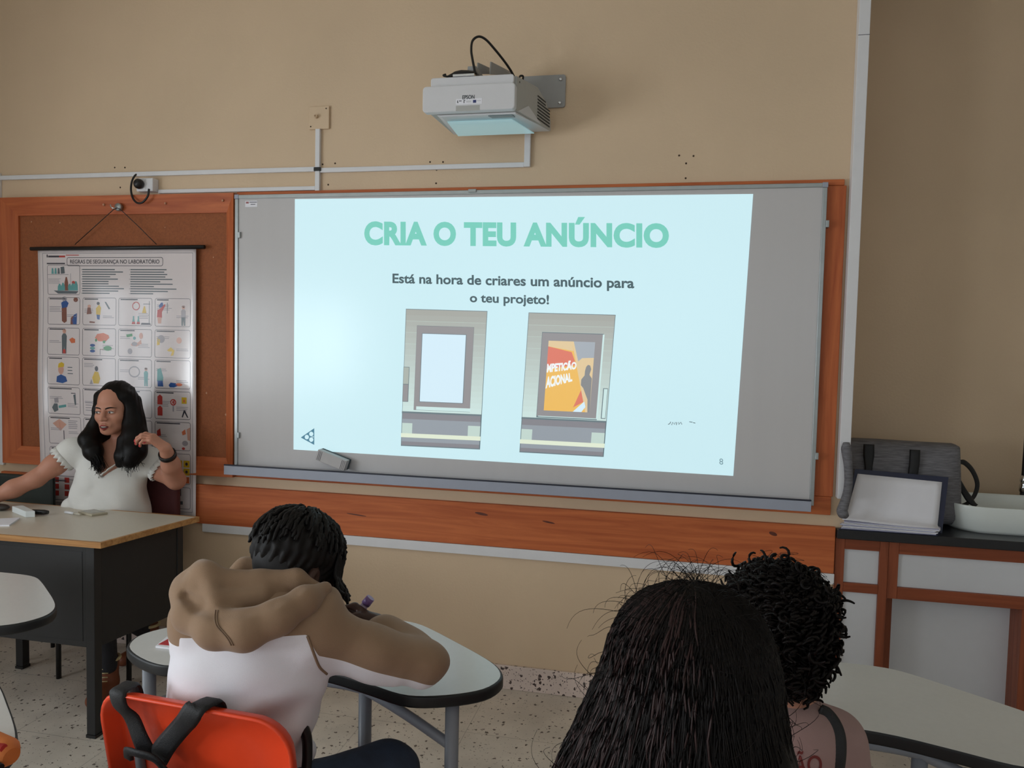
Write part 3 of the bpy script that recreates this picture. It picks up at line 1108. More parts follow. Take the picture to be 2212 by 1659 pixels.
def outline(u0, v0, u1, v1, r=0.012, w=0.0024, mi=INK):
    pts = rrect(u0, u1, v0, v1, r, 4)
    pts2 = rrect(u0+w, u1-w, v0+w*.7, v1-w*.7, r*.8, 4)
    n = len(pts)
    for i in range(n):
        j = (i+1) % n
        L = max(abs(pts[i][0]-pts[j][0]), abs(pts[i][1]-pts[j][1]))
        k = max(1, int(L/0.04))
        for s in range(k):
            def lp(P, Q, tt):
                return (P[0]+(Q[0]-P[0])*tt, P[1]+(Q[1]-P[1])*tt)
            a, b = lp(pts[i], pts[j], s/k), lp(pts[i], pts[j], (s+1)/k)
            c, d = lp(pts2[i], pts2[j], (s+1)/k), lp(pts2[i], pts2[j], s/k)
            pm.add([poster_pt(*p, lift[0]) for p in (a, b, c, d)], [(0, 1, 2, 3)], mi)


random.seed(11)


def lines(u0, u1, v0, n, dv=0.0075, mi=GRY, w=0.0030, var=0.25):
    for i in range(n):
        pbar(u0, v0+i*dv, u0+(u1-u0)*random.uniform(1-var, 1), v0+i*dv+w, mi)


outline(.030, .014, .982, .986, .004, .003, GRY)
outline(.19, .031, .80, .064, .010, .0028)
pbar(.058, .020, .066, .031, INK)
pbar(.068, .024, .14, .031, INK)
pbar(.14, .024, .18, .031, RED)
pbar(.185, .021, .27, .024, RED)
pbar(.058, .052, .178, .057, INK)
# header text columns and a picture of glassware
for i in range(11):
    pbar(.290, .0755+i*.0090, .290+random.uniform(.16, .27), .0795+i*.0090, SLA)
    pbar(.598, .0755+i*.0090, .598+random.uniform(.14, .29), .0795+i*.0090, SLA)
    if i % 2 == 0:
        pbar(.284, .0765+i*.0090, .287, .0790+i*.0090, INK)
        pbar(.591, .0765+i*.0090, .594, .0790+i*.0090, INK)
outline(.060, .060, .275, .174, .010, .0022)
lines(.066, .16, .112, 5, .0045, GRY, .0015)
pbar(.062, .096, .20, .098, GRY)
for (u, c) in ((.095, TEA), (.115, TEA), (.135, SLA)):
    pp([(u-.008, .094), (u-.005, .072), (u+.005, .072), (u+.008, .094)], c)
pp([(.15, .094), (.148, .068), (.172, .066), (.176, .092)], SLA)
pp([(.10, .158), (.265, .160), (.25, .170), (.13, .170)], SLA)
for (u, h, c) in ((.14, .026, TEA), (.163, .030, TEA), (.185, .052, BRN), (.207, .026, TEA), (.228, .030, TEA), (.248, .036, TEA)):
    pp([(u-.013, .158), (u-.012, .158-h*.6), (u-.004, .158-h), (u+.004, .158-h), (u+.012, .158-h*.6), (u+.013, .158)], c)
pbar(.212, .092, .215, .135, GRY)
pell(.232, .127, .011, .006, RED)
ROWS = [(.184, .289), (.301, .406), (.414, .521), (.531, .636), (.646, .753), (.765, .880), (.892, .974)]
COLS = [(.060, .275), (.293, .510), (.525, .735), (.752, .968)]
for ri, (v0, v1) in enumerate(ROWS):
    for ci, (u0, u1) in enumerate(COLS):
        outline(u0, v0, u1, v1, .010, .0022)
        pbar(u0+.012, v0+.004, u0+.012+random.uniform(.07, .15), v0+.008, INK)
        if random.random() < .8 and ri < 5:
            lines(u0+.012, u0+random.uniform(.08, .11), v0+random.uniform(.02, .05), random.randint(2, 4), .006, GRY, .0022)
        if random.random() < .7 and ri < 5:
            lines(u1-.085, u1-.012, v0+random.uniform(.055, .075), random.randint(2, 4), .006, GRY, .0022)


def figure(u, v, h, top, legs, head=SKN, hair=INK, lean=0.0):
    """small standing figure of the drawings: head, body, legs"""
    w = h*.30
    pell(u+lean, v-h*.90, w*.42, h*.085, head, 10)
    pell(u+lean, v-h*.945, w*.44, h*.055, hair, 10)
    pp([(u-w*.55, v-h*.42), (u-w*.6+lean*.5, v-h*.72), (u-w*.3+lean, v-h*.82), (u+w*.3+lean, v-h*.82), (u+w*.6+lean*.5, v-h*.72), (u+w*.55, v-h*.42)], top)
    pp([(u-w*.5, v), (u-w*.55, v-h*.43), (u+w*.55, v-h*.43), (u+w*.5, v), (u+w*.12, v), (u, v-h*.30), (u-w*.12, v)], legs)


def figure2(u, v, w, h, body, legs):
    pp([(u-w*.5, v-h*.3), (u-w*.45, v-h*.75), (u, v-h*.85), (u+w*.45, v-h*.75), (u+w*.5, v-h*.3)], body)
    pp([(u-w*.45, v), (u-w*.5, v-h*.32), (u+w*.5, v-h*.32), (u+w*.45, v)], legs)
    pell(u, v-h*.92, w*.26, h*.08, SKN, 10)
    pell(u, v-h*.96, w*.27, h*.05, INK, 10)


# row of dress rules
pp([(.150, .205), (.178, .193), (.200, .206), (.190, .222), (.155, .226)], BLU)
pell(.172, .190, .017, .009, GRY)
pp([(.153, .224), (.186, .220), (.188, .276), (.172, .283), (.155, .275)], BRN)
pp([(.245, .195), (.262, .212), (.255, .245), (.232, .252), (.238, .215)], WHT)
pell(.247, .193, .015, .009, BRN)
pp([(.236, .250), (.256, .245), (.254, .287), (.226, .287), (.222, .270)], BLU)
pp([(.215, .262), (.232, .254), (.230, .287), (.213, .287)], BRN)
pp([(.325, .222), (.345, .222), (.352, .246), (.320, .248)], BRN)
pell(.336, .217, .011, .006, SKN)
pp([(.380, .225), (.400, .210), (.412, .222), (.408, .250), (.382, .248)], YEL)
pp([(.384, .248), (.406, .250), (.404, .268), (.388, .266)], BLU)
pell(.394, .206, .010, .006, INK)
pp([(.435, .200), (.445, .200), (.472, .226), (.462, .228)], SLA)
pp([(.34, .274), (.375, .276), (.372, .281), (.338, .280)], BRN)
pell(.635, .214, .024, .0165, RED)
pell(.635, .214, .019, .013, WHT)
pp([(.622, .205), (.626, .203), (.650, .222), (.646, .225)], RED)
pp([(.672, .240), (.684, .214), (.690, .214), (.700, .240)], YEL)
pbar(.680, .205, .722, .207, SLA)
pbar(.716, .195, .719, .282, SLA)
pp([(.665, .284), (.670, .277), (.722, .277), (.728, .284)], INK)
for u in (.620, .650):
    pp([(u-.011, .282), (u-.004, .262), (u-.004, .252), (u+.004, .252), (u+.004, .262), (u+.011, .282)], TEA)
    pp([(u-.011, .282), (u-.008, .273), (u+.008, .273), (u+.011, .282)], RED)
pp([(.775, .212), (.790, .200), (.800, .200), (.803, .215), (.780, .220)], BLU)
pp([(.765, .255), (.768, .228), (.785, .222), (.812, .205), (.816, .210), (.795, .235), (.795, .256)], RED)
pp([(.768, .256), (.794, .256), (.790, .278), (.772, .278)], SKN)
pbar(.826, .200, .829, .24, SLA)
figure(.925, .285, .075, GRY, SLA)
# protective clothing
figure(.172, .401, .095, SLA, SLA, SKN, SKN)
pp([(.164, .384), (.180, .384), (.182, .401), (.162, .401)], RED)
pp([(.205, .346), (.225, .338), (.245, .344), (.245, .358), (.220, .360)], ORA)
pp([(.375, .338), (.390, .322), (.43, .318), (.462, .326), (.468, .336), (.445, .350), (.40, .350)], ORA)
pp([(.375, .345), (.385, .338), (.39, .350), (.378, .352)], GRN)
pp([(.425, .348), (.445, .346), (.44, .357), (.428, .357)], GRN)
for k in range(3):
    pell(.360, .366+k*.011, .017, .0055, TEA if k == 1 else BLU)
pell(.458, .376, .027, .0095, GRN)
pbar(.408, .380, .432, .382, BRN)
pbar(.408, .380, .411, .402, SLA)
pp([(.575, .322), (.612, .318), (.615, .328), (.58, .332)], GRN)
pell(.627, .335, .009, .006, TEA)
pell(.668, .326, .012, .012, SKN)
pp([(.605, .358), (.625, .348), (.648, .352), (.668, .340), (.672, .356), (.640, .366), (.610, .364)], SKN)
pell(.628, .357, .018, .008, GRY)
pell(.60, .385, .015, .011, GRY)
pell(.792, .336, .022, .015, GRY)
pp([(.768, .330), (.785, .340), (.782, .358), (.766, .360)], YEL)
pell(.900, .340, .016, .012, SKN)
pp([(.828, .378), (.850, .366), (.872, .378), (.866, .396), (.85, .398), (.858, .382), (.84, .382)], YEL)
# goggles, ventilation, safety shower
pp([(.118, .512), (.122, .490), (.150, .482), (.182, .490), (.192, .508), (.16, .516)], BLU)
pell(.150, .462, .019, .020, SKN)
pp([(.130, .456), (.134, .440), (.155, .434), (.172, .440), (.170, .452)], YEL)
lines(.195, .235, .452, 3, .012, SLA, .003)
pp([(.358, .490), (.375, .466), (.398, .468), (.410, .492), (.40, .512), (.366, .512)], YEL)
pell(.386, .455, .011, .010, INK)
pp([(.34, .515), (.352, .495), (.362, .515)], GRY)
pell(.628, .462, .036, .022, GRY)
pell(.628, .462, .029, .017, WHT)
figure(.700, .515, .07, TEA, TEA)
pp([(.770, .450), (.790, .444), (.806, .48), (.804, .495), (.768, .495)], TEA)
pp([(.770, .492), (.802, .492), (.806, .514), (.772, .514)], BLU)
pp([(.838, .508), (.85, .498), (.882, .500), (.892, .510), (.87, .516), (.845, .516)], BLU)
pell(.90, .505, .020, .006, ORA)
# machines, extinguishers
pp([(.100, .575), (.128, .572), (.130, .592), (.103, .594)], GRY)
pp([(.085, .612), (.10, .596), (.122, .596), (.126, .622), (.10, .630)], SLA)
pp([(.128, .604), (.180, .598), (.18, .608), (.13, .614)], TEA)
pbar(.215, .552, .245, .555, INK)
pp([(.23, .560), (.245, .556), (.248, .598), (.238, .598)], SLA)
lines(.31, .36, .585, 4, .010, GRY, .003)
for (u, v) in ((.785, .556), (.785, .598)):
    pp([(u-.015, v+.026), (u-.015, v-.004), (u, v-.012), (u+.015, v-.004), (u+.015, v+.026)], RED)
pell(.865, .572, .018, .0125, RED)
pell(.865, .572, .012, .008, WHT)
pell(.865, .572, .006, .006, RED)
pbar(.861, .585, .869, .607, GRY)
pp([(.915, .552), (.945, .552), (.945, .576), (.915, .576)], YEL)
pell(.930, .566, .006, .006, ORA)
pp([(.915, .626), (.928, .600), (.935, .600), (.955, .628), (.948, .628), (.932, .61), (.922, .628)], INK)
# fire blanket, burns
pp([(.085, .674), (.130, .656), (.178, .676), (.135, .702)], SKN)
pp([(.110, .676), (.132, .666), (.158, .678), (.135, .690)], ORA)
lines(.19, .255, .660, 5, .007, GRY, .003)
pbar(.155, .700, .160, .735, INK)
pp([(.765, .682), (.785, .672), (.79, .70), (.765, .702)], RED)
pp([(.915, .682), (.935, .672), (.94, .690), (.92, .695)], ORA)
pp([(.945, .672), (.965, .664), (.965, .715), (.95, .712)], SKN)
pell(.935, .725, .018, .010, GRY)
pell(.925, .745, .010, .005, RED)
# hazard signs
for i in range(2):
    for j in range(3):
        pp([(.835+j*.045, .790+i*.030), (.872+j*.045, .790+i*.030), (.872+j*.045, .816+i*.030), (.835+j*.045, .816+i*.030)], YEL)
        pell(.853+j*.045, .803+i*.030, .008, .006, INK)
pp([(.835, .852), (.96, .852), (.96, .876), (.835, .876)], ORA)
for i in range(3):
    for j in range(2):
        u, v = .082+j*.07, .905+i*.0265-.02
        pp([(u, v), (u+.032, v), (u+.032, v+.020), (u, v+.020)], RED)
        pell(u+.016, v+.010, .008, .005, BRN)
pp([(.87, .885), (.91, .885), (.91, .925), (.87, .925)], SLA)
pp([(.878, .891), (.902, .891), (.902, .918), (.878, .918)], WHT)
pp([(.86, .945), (.92, .945), (.92, .958), (.86, .958)], SLA)
pm.build('printed_drawings', PC, t)
v, f = text_shape('REGRAS DE SEGURANÇA NO LABORATÓRIO', 0.008)
M = MB().add([poster_pt(.212+.566*s, .0585-.0225*h, .0014) for s, h in v], f)
M.build('title_lettering', PC[0], t)

# ------------------------------------------------------------------ teacher's desk
M_lam = mat('desk_laminate', (202, 192, 176), 0.32, noise=0.02, nscale=60)
M_oak = wood('oak_edge', (196, 146, 92), (150, 98, 54), 0.45, 'x', 1.5)
M_desk = mat('black_steel', (27, 26, 27), 0.55, noise=0.08)
t = thing('teacher_desk', 'teacher desk with a beige top, oak edge and black steel panels', 'desk', (-0.5, -0.6, 0))
FR, BR, FL, BL = (-0.051, -0.834), (0.035, -0.355), (-1.15, -0.86), (-1.11, -0.345)
ZT0, ZT1 = 0.740, 0.762


def ins(c, k=0.012):
    m = (-0.55, -0.6)
    return (c[0]+(k if c[0] < m[0] else -k), c[1]+(k if c[1] < m[1] else -k))


mb = MB()
i4 = [ins(c) for c in (FL, FR, BR, BL)]
mb.hexa([(x, y, ZT0) for x, y in i4], [(x, y, ZT1) for x, y in i4])
mb.build('top', M_lam, t)
o4 = [FL, FR, BR, BL]
for k in range(4):
    a, b = o4[k], o4[(k+1) % 4]
    c, d = i4[k], i4[(k+1) % 4]
    mb = MB().hexa([(*a, ZT0), (*b, ZT0), (*d, ZT0), (*c, ZT0)], [(*a, ZT1), (*b, ZT1), (*d, ZT1), (*c, ZT1)])
    mb.build('edge_strip', M_oak, t)
# legs, panels
LR, LB = (-0.108, -0.805), (-0.055, -0.385)
for (x, y) in (LR, LB, (-1.09, -0.815), (-0.87, -0.365)):
    MB().box(x-0.019, x+0.019, y-0.019, y+0.019, 0.012, ZT0).build('leg', M_desk, t, bevel=0.002)
    MB().box(x-0.021, x+0.021, y-0.021, y+0.021, 0, 0.012).build('foot_cap', M_black, t)
mb = MB().box(-1.071, LR[0]-0.0195, -0.815, -0.797, 0.347, ZT0)
mb.build('front_panel', M_desk, t, bevel=0.002)
mb = MB().box(-1.055, LR[0]-0.040, -0.8165, -0.8155, 0.37, 0.715)
mb.build('raised_panel', M_desk, t, bevel=0.001)
mb = MB().hexa([(LR[0]-0.009, LR[1]+.0195, .347), (LR[0]+.016, LR[1]+.0195, .347), (LB[0]+.016, LB[1]-.0195, .347), (LB[0]-.009, LB[1]-.0195, .347)],
               [(LR[0]-0.009, LR[1]+.0195, ZT0), (LR[0]+.016, LR[1]+.0195, ZT0), (LB[0]+.016, LB[1]-.0195, ZT0), (LB[0]-.009, LB[1]-.0195, ZT0)])
mb.build('side_panel', M_desk, t, bevel=0.002)


def on_desk(px, py, h=0.0):
    return on_z(px, py, ZT1+h)


def slab(mb, pts, z0, z1, mi=0):
    n = len(pts)
    a = sum(pts[i][0]*pts[(i+1) % n][1]-pts[(i+1) % n][0]*pts[i][1] for i in range(n))
    pts = pts if a > 0 else pts[::-1]
    return mb.prism([(p[0], p[1]) for p in pts], z0, z1, 'z', mi)


# marker box with a black marker end poking out
t = thing('marker_box', 'small white box with a black marker end sticking out, on the teacher desk', 'box', (-0.72, -0.53, ZT1))
b4 = [on_desk(*p) for p in ((26, 1106), (55, 1118), (76, 1117), (50, 1104))]
slab(MB(), b4, ZT1, ZT1+0.026).build('carton', mat('carton', (222, 226, 226), .45, noise=.02), t, bevel=.002)
p0 = (b4[1]+b4[2]*1.2)/2.2
p1 = on_desk(78, 1113)
MB().tube([np.array([p1[0]-.02, p1[1]+.002, ZT1+.013]), np.array([p1[0]+.030, p1[1]+.010, ZT1+.013]), np.array([p1[0]+.048, p1[1]+.013, ZT1+.013])], [.011, .011, .008], 12).build('marker_end', M_black, t)
t = thing('paper_sheets', 'folded white paper at the left end of the teacher desk', 'paper', (-0.7, -0.68, ZT1))
slab(MB(), [on_desk(*p) for p in ((-30, 1124), (43, 1121), (20, 1137), (-30, 1137))], ZT1, ZT1+.006).build('sheet', M_paper, t)
t = thing('sunglasses_case', 'dark oval case at the far left of the teacher desk', 'case', (-0.85, -0.47, ZT1))
p = on_desk(-2, 1102)
MB().ball((p[0], p[1], ZT1+.014), (.05, .03, .014), 16).build('shell', mat('dark_case', (60, 54, 52), .4, noise=.1), t)
t = thing('phone', 'beige phone lying flat on the teacher desk', 'phone', (-0.43, -0.46, ZT1))
slab(MB(), [on_desk(*p) for p in ((168, 1109), (198, 1116), (233, 1111), (203, 1105))], ZT1, ZT1+.009).build('case', mat('beige_case', (176, 166, 144), .4, noise=.03), t, bevel=.002)
slab(MB(), [on_desk(*p) for p in ((172, 1108.2), (198, 1113.8), (228, 1109.6), (203, 1104.6))], ZT1+.0088, ZT1+.0096).build('screen', mat('dim_screen', (150, 144, 130), .15, noise=.03), t)
t = thing('pen', 'white pen with a grey clip beside the phone on the teacher desk', 'pen', (-0.5, -0.47, ZT1))
a, b = on_desk(141, 1106, .006), on_desk(160, 1109, .006)
MB().tube([a, b], .0055, 10).build('cap', M_pvc, t)
c = on_desk(192, 1114.5, .006)
c = b+(c-b)*0.45
MB().tube([b, c], .0045, 10).build('barrel', mat('pen_barrel', (190, 182, 166), .3, noise=.03), t)

# ------------------------------------------------------------------ pupils' tables
M_ptop = mat('table_laminate', (206, 205, 202), 0.20, noise=0.015, nscale=80)
M_edge = mat('black_edge', (18, 19, 22), 0.5, noise=0.1)
M_tube = mat('grey_tube', (142, 146, 154), 0.4, noise=0.03)
half = [(0, 0), (.12, 0), (.19, -.012), (.25, -.048), (.325, -.105), (.42, -.180), (.475, -.232), (.502, -.278), (.505, -.322), (.482, -.372), (.43, -.412), (.36, -.442), (.30, -.446), (.21, -.415), (.10, -.38)]
outl = half+[(0, -.368)]+[(-x, y) for x, y in half[:0:-1]]
outl = closed_smooth(outl, 3)
TZ = 0.73


def make_table(label):
    t = thing('pupil_table', label, 'table', (0, 0, 0), 'wave-edged pupil tables')
    mb = MB()
    a = np.array(outl)
    c = np.array([0, -.22])
    inner = c+(a-c)*0.985
    slab(mb, inner, TZ-.003, TZ)
    mb.build('top', M_ptop, t)
    mb = MB()
    n = len(a)
    prof = [(0.985, TZ-.0005), (0.997, TZ-.002), (1.0, TZ-.006), (1.0, TZ-.024), (0.994, TZ-.028), (0.95, TZ-.028)]
    vs = [(*(c+(p-c)*k), z) for (k, z) in prof for p in a]
    fs = [(j*n+(i+1) % n, j*n+i, (j+1)*n+i, (j+1)*n+(i+1) % n) for j in range(len(prof)-1) for i in range(n)]
    mb.add(vs, fs, 0, True)
    mb.build('edge_band', M_edge, t)
    slab(MB(), c+(a-c)*0.955, TZ-.027, TZ-.0035).build('underside', M_tube, t)
    for (x, y) in ((.405, -.385), (-.405, -.385), (.162, -.325), (-.162, -.325)):
        MB().tube([(x, y, .014), (x, y, TZ-.028)], .0165, 14).build('leg', M_tube, t)
        MB().lathe([(.018, 0), (.019, .01), (.018, .02)], (x, y, 0), 'z', 14).build('foot_cap', M_black, t)
    br = smooth_path([(.398, -.378, .590), (.28, -.352, .635), (.18, -.333, .668), (.13, -.326, .676), (.05, -.322, .678), (-.05, -.322, .678), (-.13, -.326, .676), (-.18, -.333, .668), (-.28, -.352, .635), (-.398, -.378, .590)])
    MB().tube(br, .0125, 12).build('brace', M_tube, t)
    return t


table0 = make_table('pupil table under the arms of the boy in the hoodie')
table0.location = (1.135, -1.2, 0)
dup(table0, (2.41, -1.18, 0), 0, 'pupil table on the right, in front of the black counter', 'wave-edged pupil tables')
dup(table0, (-0.22, -1.14, 0), 0, 'pupil table cut by the left edge, in front of the teacher desk', 'wave-edged pupil tables')
dup(table0, (0.30, -1.80, 0), 0, 'pupil table at the lower left corner, under the orange pencil case', 'wave-edged pupil tables')

t = thing('pencil_case', 'orange and red pencil case on the table at the lower left corner', 'pencil case', (0.72, -2.1, TZ))
p = on_z(8, 1652, TZ)
vs = [on_z(-60, 1650, TZ), on_z(30, 1664, TZ), on_z(48, 1690, TZ), on_z(-60, 1700, TZ)]
mb = MB()
mb.tube([(p[0]-.16, p[1]+.04, TZ+.027), (p[0]-.145, p[1]+.037, TZ+.027), (p[0]+.01, p[1]-.005, TZ+.027), (p[0]+.028, p[1]-.010, TZ+.025)], [.018, .027, .027, .016], 16)
mb.build('pouch', mat('orange_fabric', (214, 120, 58), .7, noise=.12), t)
MB().tube([(p[0]-.15, p[1]+.026, TZ+.046), (p[0]+.02, p[1]-.018, TZ+.044)], .007, 8).build('red_flap', mat('red_fabric', (186, 50, 44), .7, noise=.1), t)
MB().tube([(p[0]-.15, p[1]+.013, TZ+.022), (p[0]+.03, p[1]-.034, TZ+.018)], .006, 8).build('zip', M_black, t)

# ------------------------------------------------------------------ orange chair with a black rucksack
M_orange = mat('orange_plastic', (240, 74, 36), 0.36, noise=0.03, bump=0.04, bscale=500)


def make_chair(label):
    """origin on the floor under the seat, the sitter looks along +y"""
    t = thing('pupil_chair', label, 'chair', (0, 0, 0), 'orange pupil chairs')
    W, D0, zb, zt = 0.215, -0.215, 0.50, 0.842
    # backrest: bowed shell with a turned rim
    mb = MB()
    pts = rrect(-W, W, zb, zt, 0.07, 7)

    def bow(x, z):
        return D0-0.016*(1-(x/W)**2)-0.06*(z-zb)/(zt-zb)
    n = len(pts)
    cx, cz = 0, (zb+zt)/2
    rings = [(1.0, -0.036), (0.990, -0.040), (0.980, -0.037), (0.935, -0.008), (0.90, 0.0), (0.6, 0.0), (0.3, 0.0), (0.06, 0.0)]
    vs = []
    for (k, dy) in rings:
        for (x, z) in pts:
            X, Z = cx+(x-cx)*k, cz+(z-cz)*k
            vs.append((X, bow(X, Z)+dy, Z))
    fs = [(j*n+i, j*n+(i+1) % n, (j+1)*n+(i+1) % n, (j+1)*n+i) for j in range(len(rings)-1) for i in range(n)]
    fs.append(tuple((len(rings)-1)*n+i for i in range(n)))
    mb.add(vs, fs, 0, True)
    mb.build('backrest', M_orange, t, solid=0.006)
    # seat: dished shell
    mb = MB()
    pts = rrect(-0.20, 0.20, -0.20, 0.20, 0.06, 6)
    n = len(pts)
    vs = []
    for (k, dz) in ((1.0, -.022), (.99, -.006), (.95, 0.0), (.6, -.012), (.2, -.016)):
        vs += [(x*k, y*k, .455+dz-.01*(1 if y > .15 else 0)) for x, y in pts]
    fs = [(j*n+(i+1) % n, j*n+i, (j+1)*n+i, (j+1)*n+(i+1) % n)[::-1] for j in range(4) for i in range(n)]
    fs.append(tuple(4*n+i for i in range(n)))
    mb.add(vs, fs, 0, True)
    mb.build('seat', M_orange, t, solid=0.006)
    for s in (-1, 1):
        MB().tube(smooth_path([(s*.21, -.23, .012), (s*.19, -.215, .25), (s*.175, -.205, .44), (s*.165, -.236, .56), (s*.16, -.262, .70)]), .011, 10).build('leg', M_tube, t)
        MB().tube(smooth_path([(s*.20, .20, .012), (s*.18, .17, .25), (s*.165, .14, .437)]), .011, 10).build('leg', M_tube, t)
        MB().tube([(s*.175, -.205, .436), (s*.165, .14, .436)], .010, 8).build('seat_rail', M_tube, t)
        for y in (-.23, .20):
            MB().lathe([(.014, 0), (.014, .02)], (s*(.21 if y < 0 else .20), y, 0), 'z', 10).build('foot_cap', M_black, t)
    return t


CH = (1.165, -1.70)
chair0 = make_chair('orange plastic chair of the boy in the hoodie, black rucksack straps over its back')
chair0.location = (CH[0], CH[1], 0)
chair0.rotation_euler = (0, 0, R(-4))
# rucksack hung over the chair back by its straps
M_nylon = mat('black_nylon', (22, 22, 25), 0.62, noise=0.18, nscale=40, bump=0.2, bscale=400)
t = thing('rucksack', 'black rucksack hanging by its straps from the orange chair', 'rucksack', (1.06, -2.08, 0.45))


def ribbon(mb, path, width, thick=0.004, side=None, mi=0):
    """flat strap along the path; side is the across direction"""
    P = np.array(path, float)
    T = np.gradient(P, axis=0)
    T /= np.linalg.norm(T, axis=1)[:, None]
    ww = np.full(len(P), width) if np.isscalar(width) else np.interp(np.linspace(0, 1, len(P)), np.linspace(0, 1, len(width)), width)
    S = np.tile(np.array(side, float), (len(P), 1)) if np.ndim(side) == 1 else np.array(side)
    S = S-T*np.sum(S*T, 1)[:, None]
    S /= np.linalg.norm(S, axis=1)[:, None]
    N = np.cross(T, S)
    vs = []
    for p, s, n, w in zip(P, S, N, ww):
        vs += [p-s*w/2-n*thick/2, p-s*w*.3+n*thick*.35, p+s*w*.3+n*thick*.35, p+s*w/2-n*thick/2, p+s*w*.3-n*thick, p-s*w*.3-n*thick]
    m = 6
    fs = [(i*m+k, i*m+(k+1) % m, (i+1)*m+(k+1) % m, (i+1)*m+k) for i in range(len(P)-1) for k in range(m)]
    fs += [tuple(range(m))[::-1], tuple((len(P)-1)*m+k for k in range(m))]
    return mb.add(vs, fs, mi, True)


CY = math.cos(R(-4)), math.sin(R(-4))


def on_chair(x, y, z):
    return np.array([CH[0]+x*CY[0]-y*CY[1], CH[1]+x*CY[1]+y*CY[0], z])


def chair_back(x, z):
    return -0.215-0.016*(1-(x/.215)**2)-0.06*(z-.50)/.342


for xs, wd in ((((-.160, .70), (-.160, .80), (-.158, .845), (-.156, .851), (-.154, .848), (-.150, .82), (-.140, .79), (-.126, .75), (-.112, .715)), [.036, .038, .040, .040, .038, .040, .048]),
               (((.030, .72), (.038, .80), (.040, .845), (.036, .851), (.030, .848), (.010, .82), (-.022, .79), (-.058, .75), (-.085, .715)), [.040, .044, .048, .046, .040, .042, .048])):
    P_ = []
    for i, (x, z) in enumerate(xs):
        y = chair_back(x, min(z, .842))
        y += {0: .012, 1: .012, 2: .004, 3: -.018, 4: -.043}.get(i, -.046 if i == 5 else -.032)
        P_.append(on_chair(x, y, z))
    P_ = smooth_path(P_, 4)
    w_ = np.clip((np.arange(len(P_))/(len(P_)-1)-.55)/.2, 0, 1)[:, None]
    xa_ = np.array([CY[0], CY[1], 0])
    tilt = np.array([0, 0, .33 if xs[-1][0] > xs[4][0] else -.75])
    side_ = xa_+tilt*w_
    ribbon(MB(), P_, wd, .005, side_).build('shoulder_strap', M_nylon, t)
vs, n = [], 28
bc = on_chair(-.098, -.385, 0)
mb = MB()
prof = [(.0, .12, .028), (.04, .14, .05), (.12, .15, .065), (.22, .148, .072), (.30, .13, .064), (.345, .10, .046), (.368, .06, .03), (.378, .02, .012)]
for (h, w, d) in prof:
    for k in range(n):
        a = 2*math.pi*k/n
        ca, sa = math.cos(a), math.sin(a)
        vs.append((bc[0]+w*math.copysign(abs(ca)**.7, ca), bc[1]+d*math.copysign(abs(sa)**.7, sa)+.008*math.sin(5*a+9*h), 0.345+h+.006*math.sin(3*a+8*h)))
fs = [(j*n+i, j*n+(i+1) % n, (j+1)*n+(i+1) % n, (j+1)*n+i) for j in range(len(prof)-1) for i in range(n)]
fs += [tuple(range(n))[::-1], tuple((len(prof)-1)*n+i for i in range(n))]
mb.add(vs, fs, 0, True)
mb.build('bag_body', M_nylon, t)
hp = smooth_path([on_chair(x, chair_back(x, z)+dy, z) for x, z, dy in ((-.150, .705, -.045), (-.135, .728, -.055), (-.105, .735, -.062), (-.070, .730, -.058), (-.055, .705, -.05))])
ribbon(MB(), hp, .024, .006, (0, -.6, 1)).build('grab_handle', M_nylon, t)

# ------------------------------------------------------------------ laboratory counter in the recess
M_cwood = wood('counter_wood', (154, 82, 52), (118, 58, 36), 0.4, 'x')
M_cwoodv = wood('counter_wood_upright', (152, 82, 54), (116, 58, 36), 0.4, 'z')
M_white = mat('white_melamine', (212, 212, 216), 0.35, noise=0.012)
M_slab = mat('black_worktop', (26, 27, 32), 0.28, noise=0.12, nscale=60)
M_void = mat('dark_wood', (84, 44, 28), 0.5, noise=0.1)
t = thing('lab_counter', 'wood framed laboratory counter with white panels in the wall recess', 'counter', (3.3, 0.2, 0))
XC = 4.4
MB().box(2.679, XC, -0.035, 0.598, 0.787, 0.824).build('worktop', M_slab, t, bevel=0.003)


def bar(x0, x1, z0, z1, name='frame_bar', m=None, y0=-0.012, y1=0.02):
    MB().box(x0, x1, y0, y1, z0, z1).build(name, m or (M_cwood if x1-x0 > z1-z0 else M_cwoodv), t, bevel=0.0015)


bar(2.6795, 2.715, 0.02, 0.786)
bar(2.8465, 2.879, 0.02, 0.786)
bar(2.8795, 2.9165, 0.5555, 0.786)
bar(2.7155, 2.846, 0.742, 0.786)
bar(2.7155, 2.846, 0.568, 0.605)
bar(2.917, 3.46, 0.737, 0.786)
bar(2.917, 3.46, 0.5555, 0.603)
bar(3.365, 3.43, 0.02, 0.555)
bar(3.4605, 3.50, 0.02, 0.786)
bar(3.5005, XC, 0.742, 0.786)
bar(XC-0.05, XC, 0.02, 0.7415)
for (x0, x1, z0, z1) in ((2.7155, 2.846, 0.6055, 0.7415), (2.7155, 2.846, 0.06, 0.5675), (2.917, 3.46, 0.6035, 0.7365), (3.5005, XC-0.0505, 0.06, 0.7415)):
    MB().box(x0, x1, 0.0, 0.015, z0, z1).build('white_panel', M_white, t)
MB().box(2.9, 3.43, 0.095, 0.11, 0.06, 0.585).build('white_door', M_white, t)
MB().box(2.86, 2.9275, 0.09, 0.112, 0.06, 0.585).build('recess_stile', M_cwoodv, t)
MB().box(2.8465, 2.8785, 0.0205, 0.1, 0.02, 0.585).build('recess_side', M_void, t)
MB().box(3.3655, 3.385, 0.0205, 0.0945, 0.02, 0.585).build('recess_side', M_cwoodv, t)
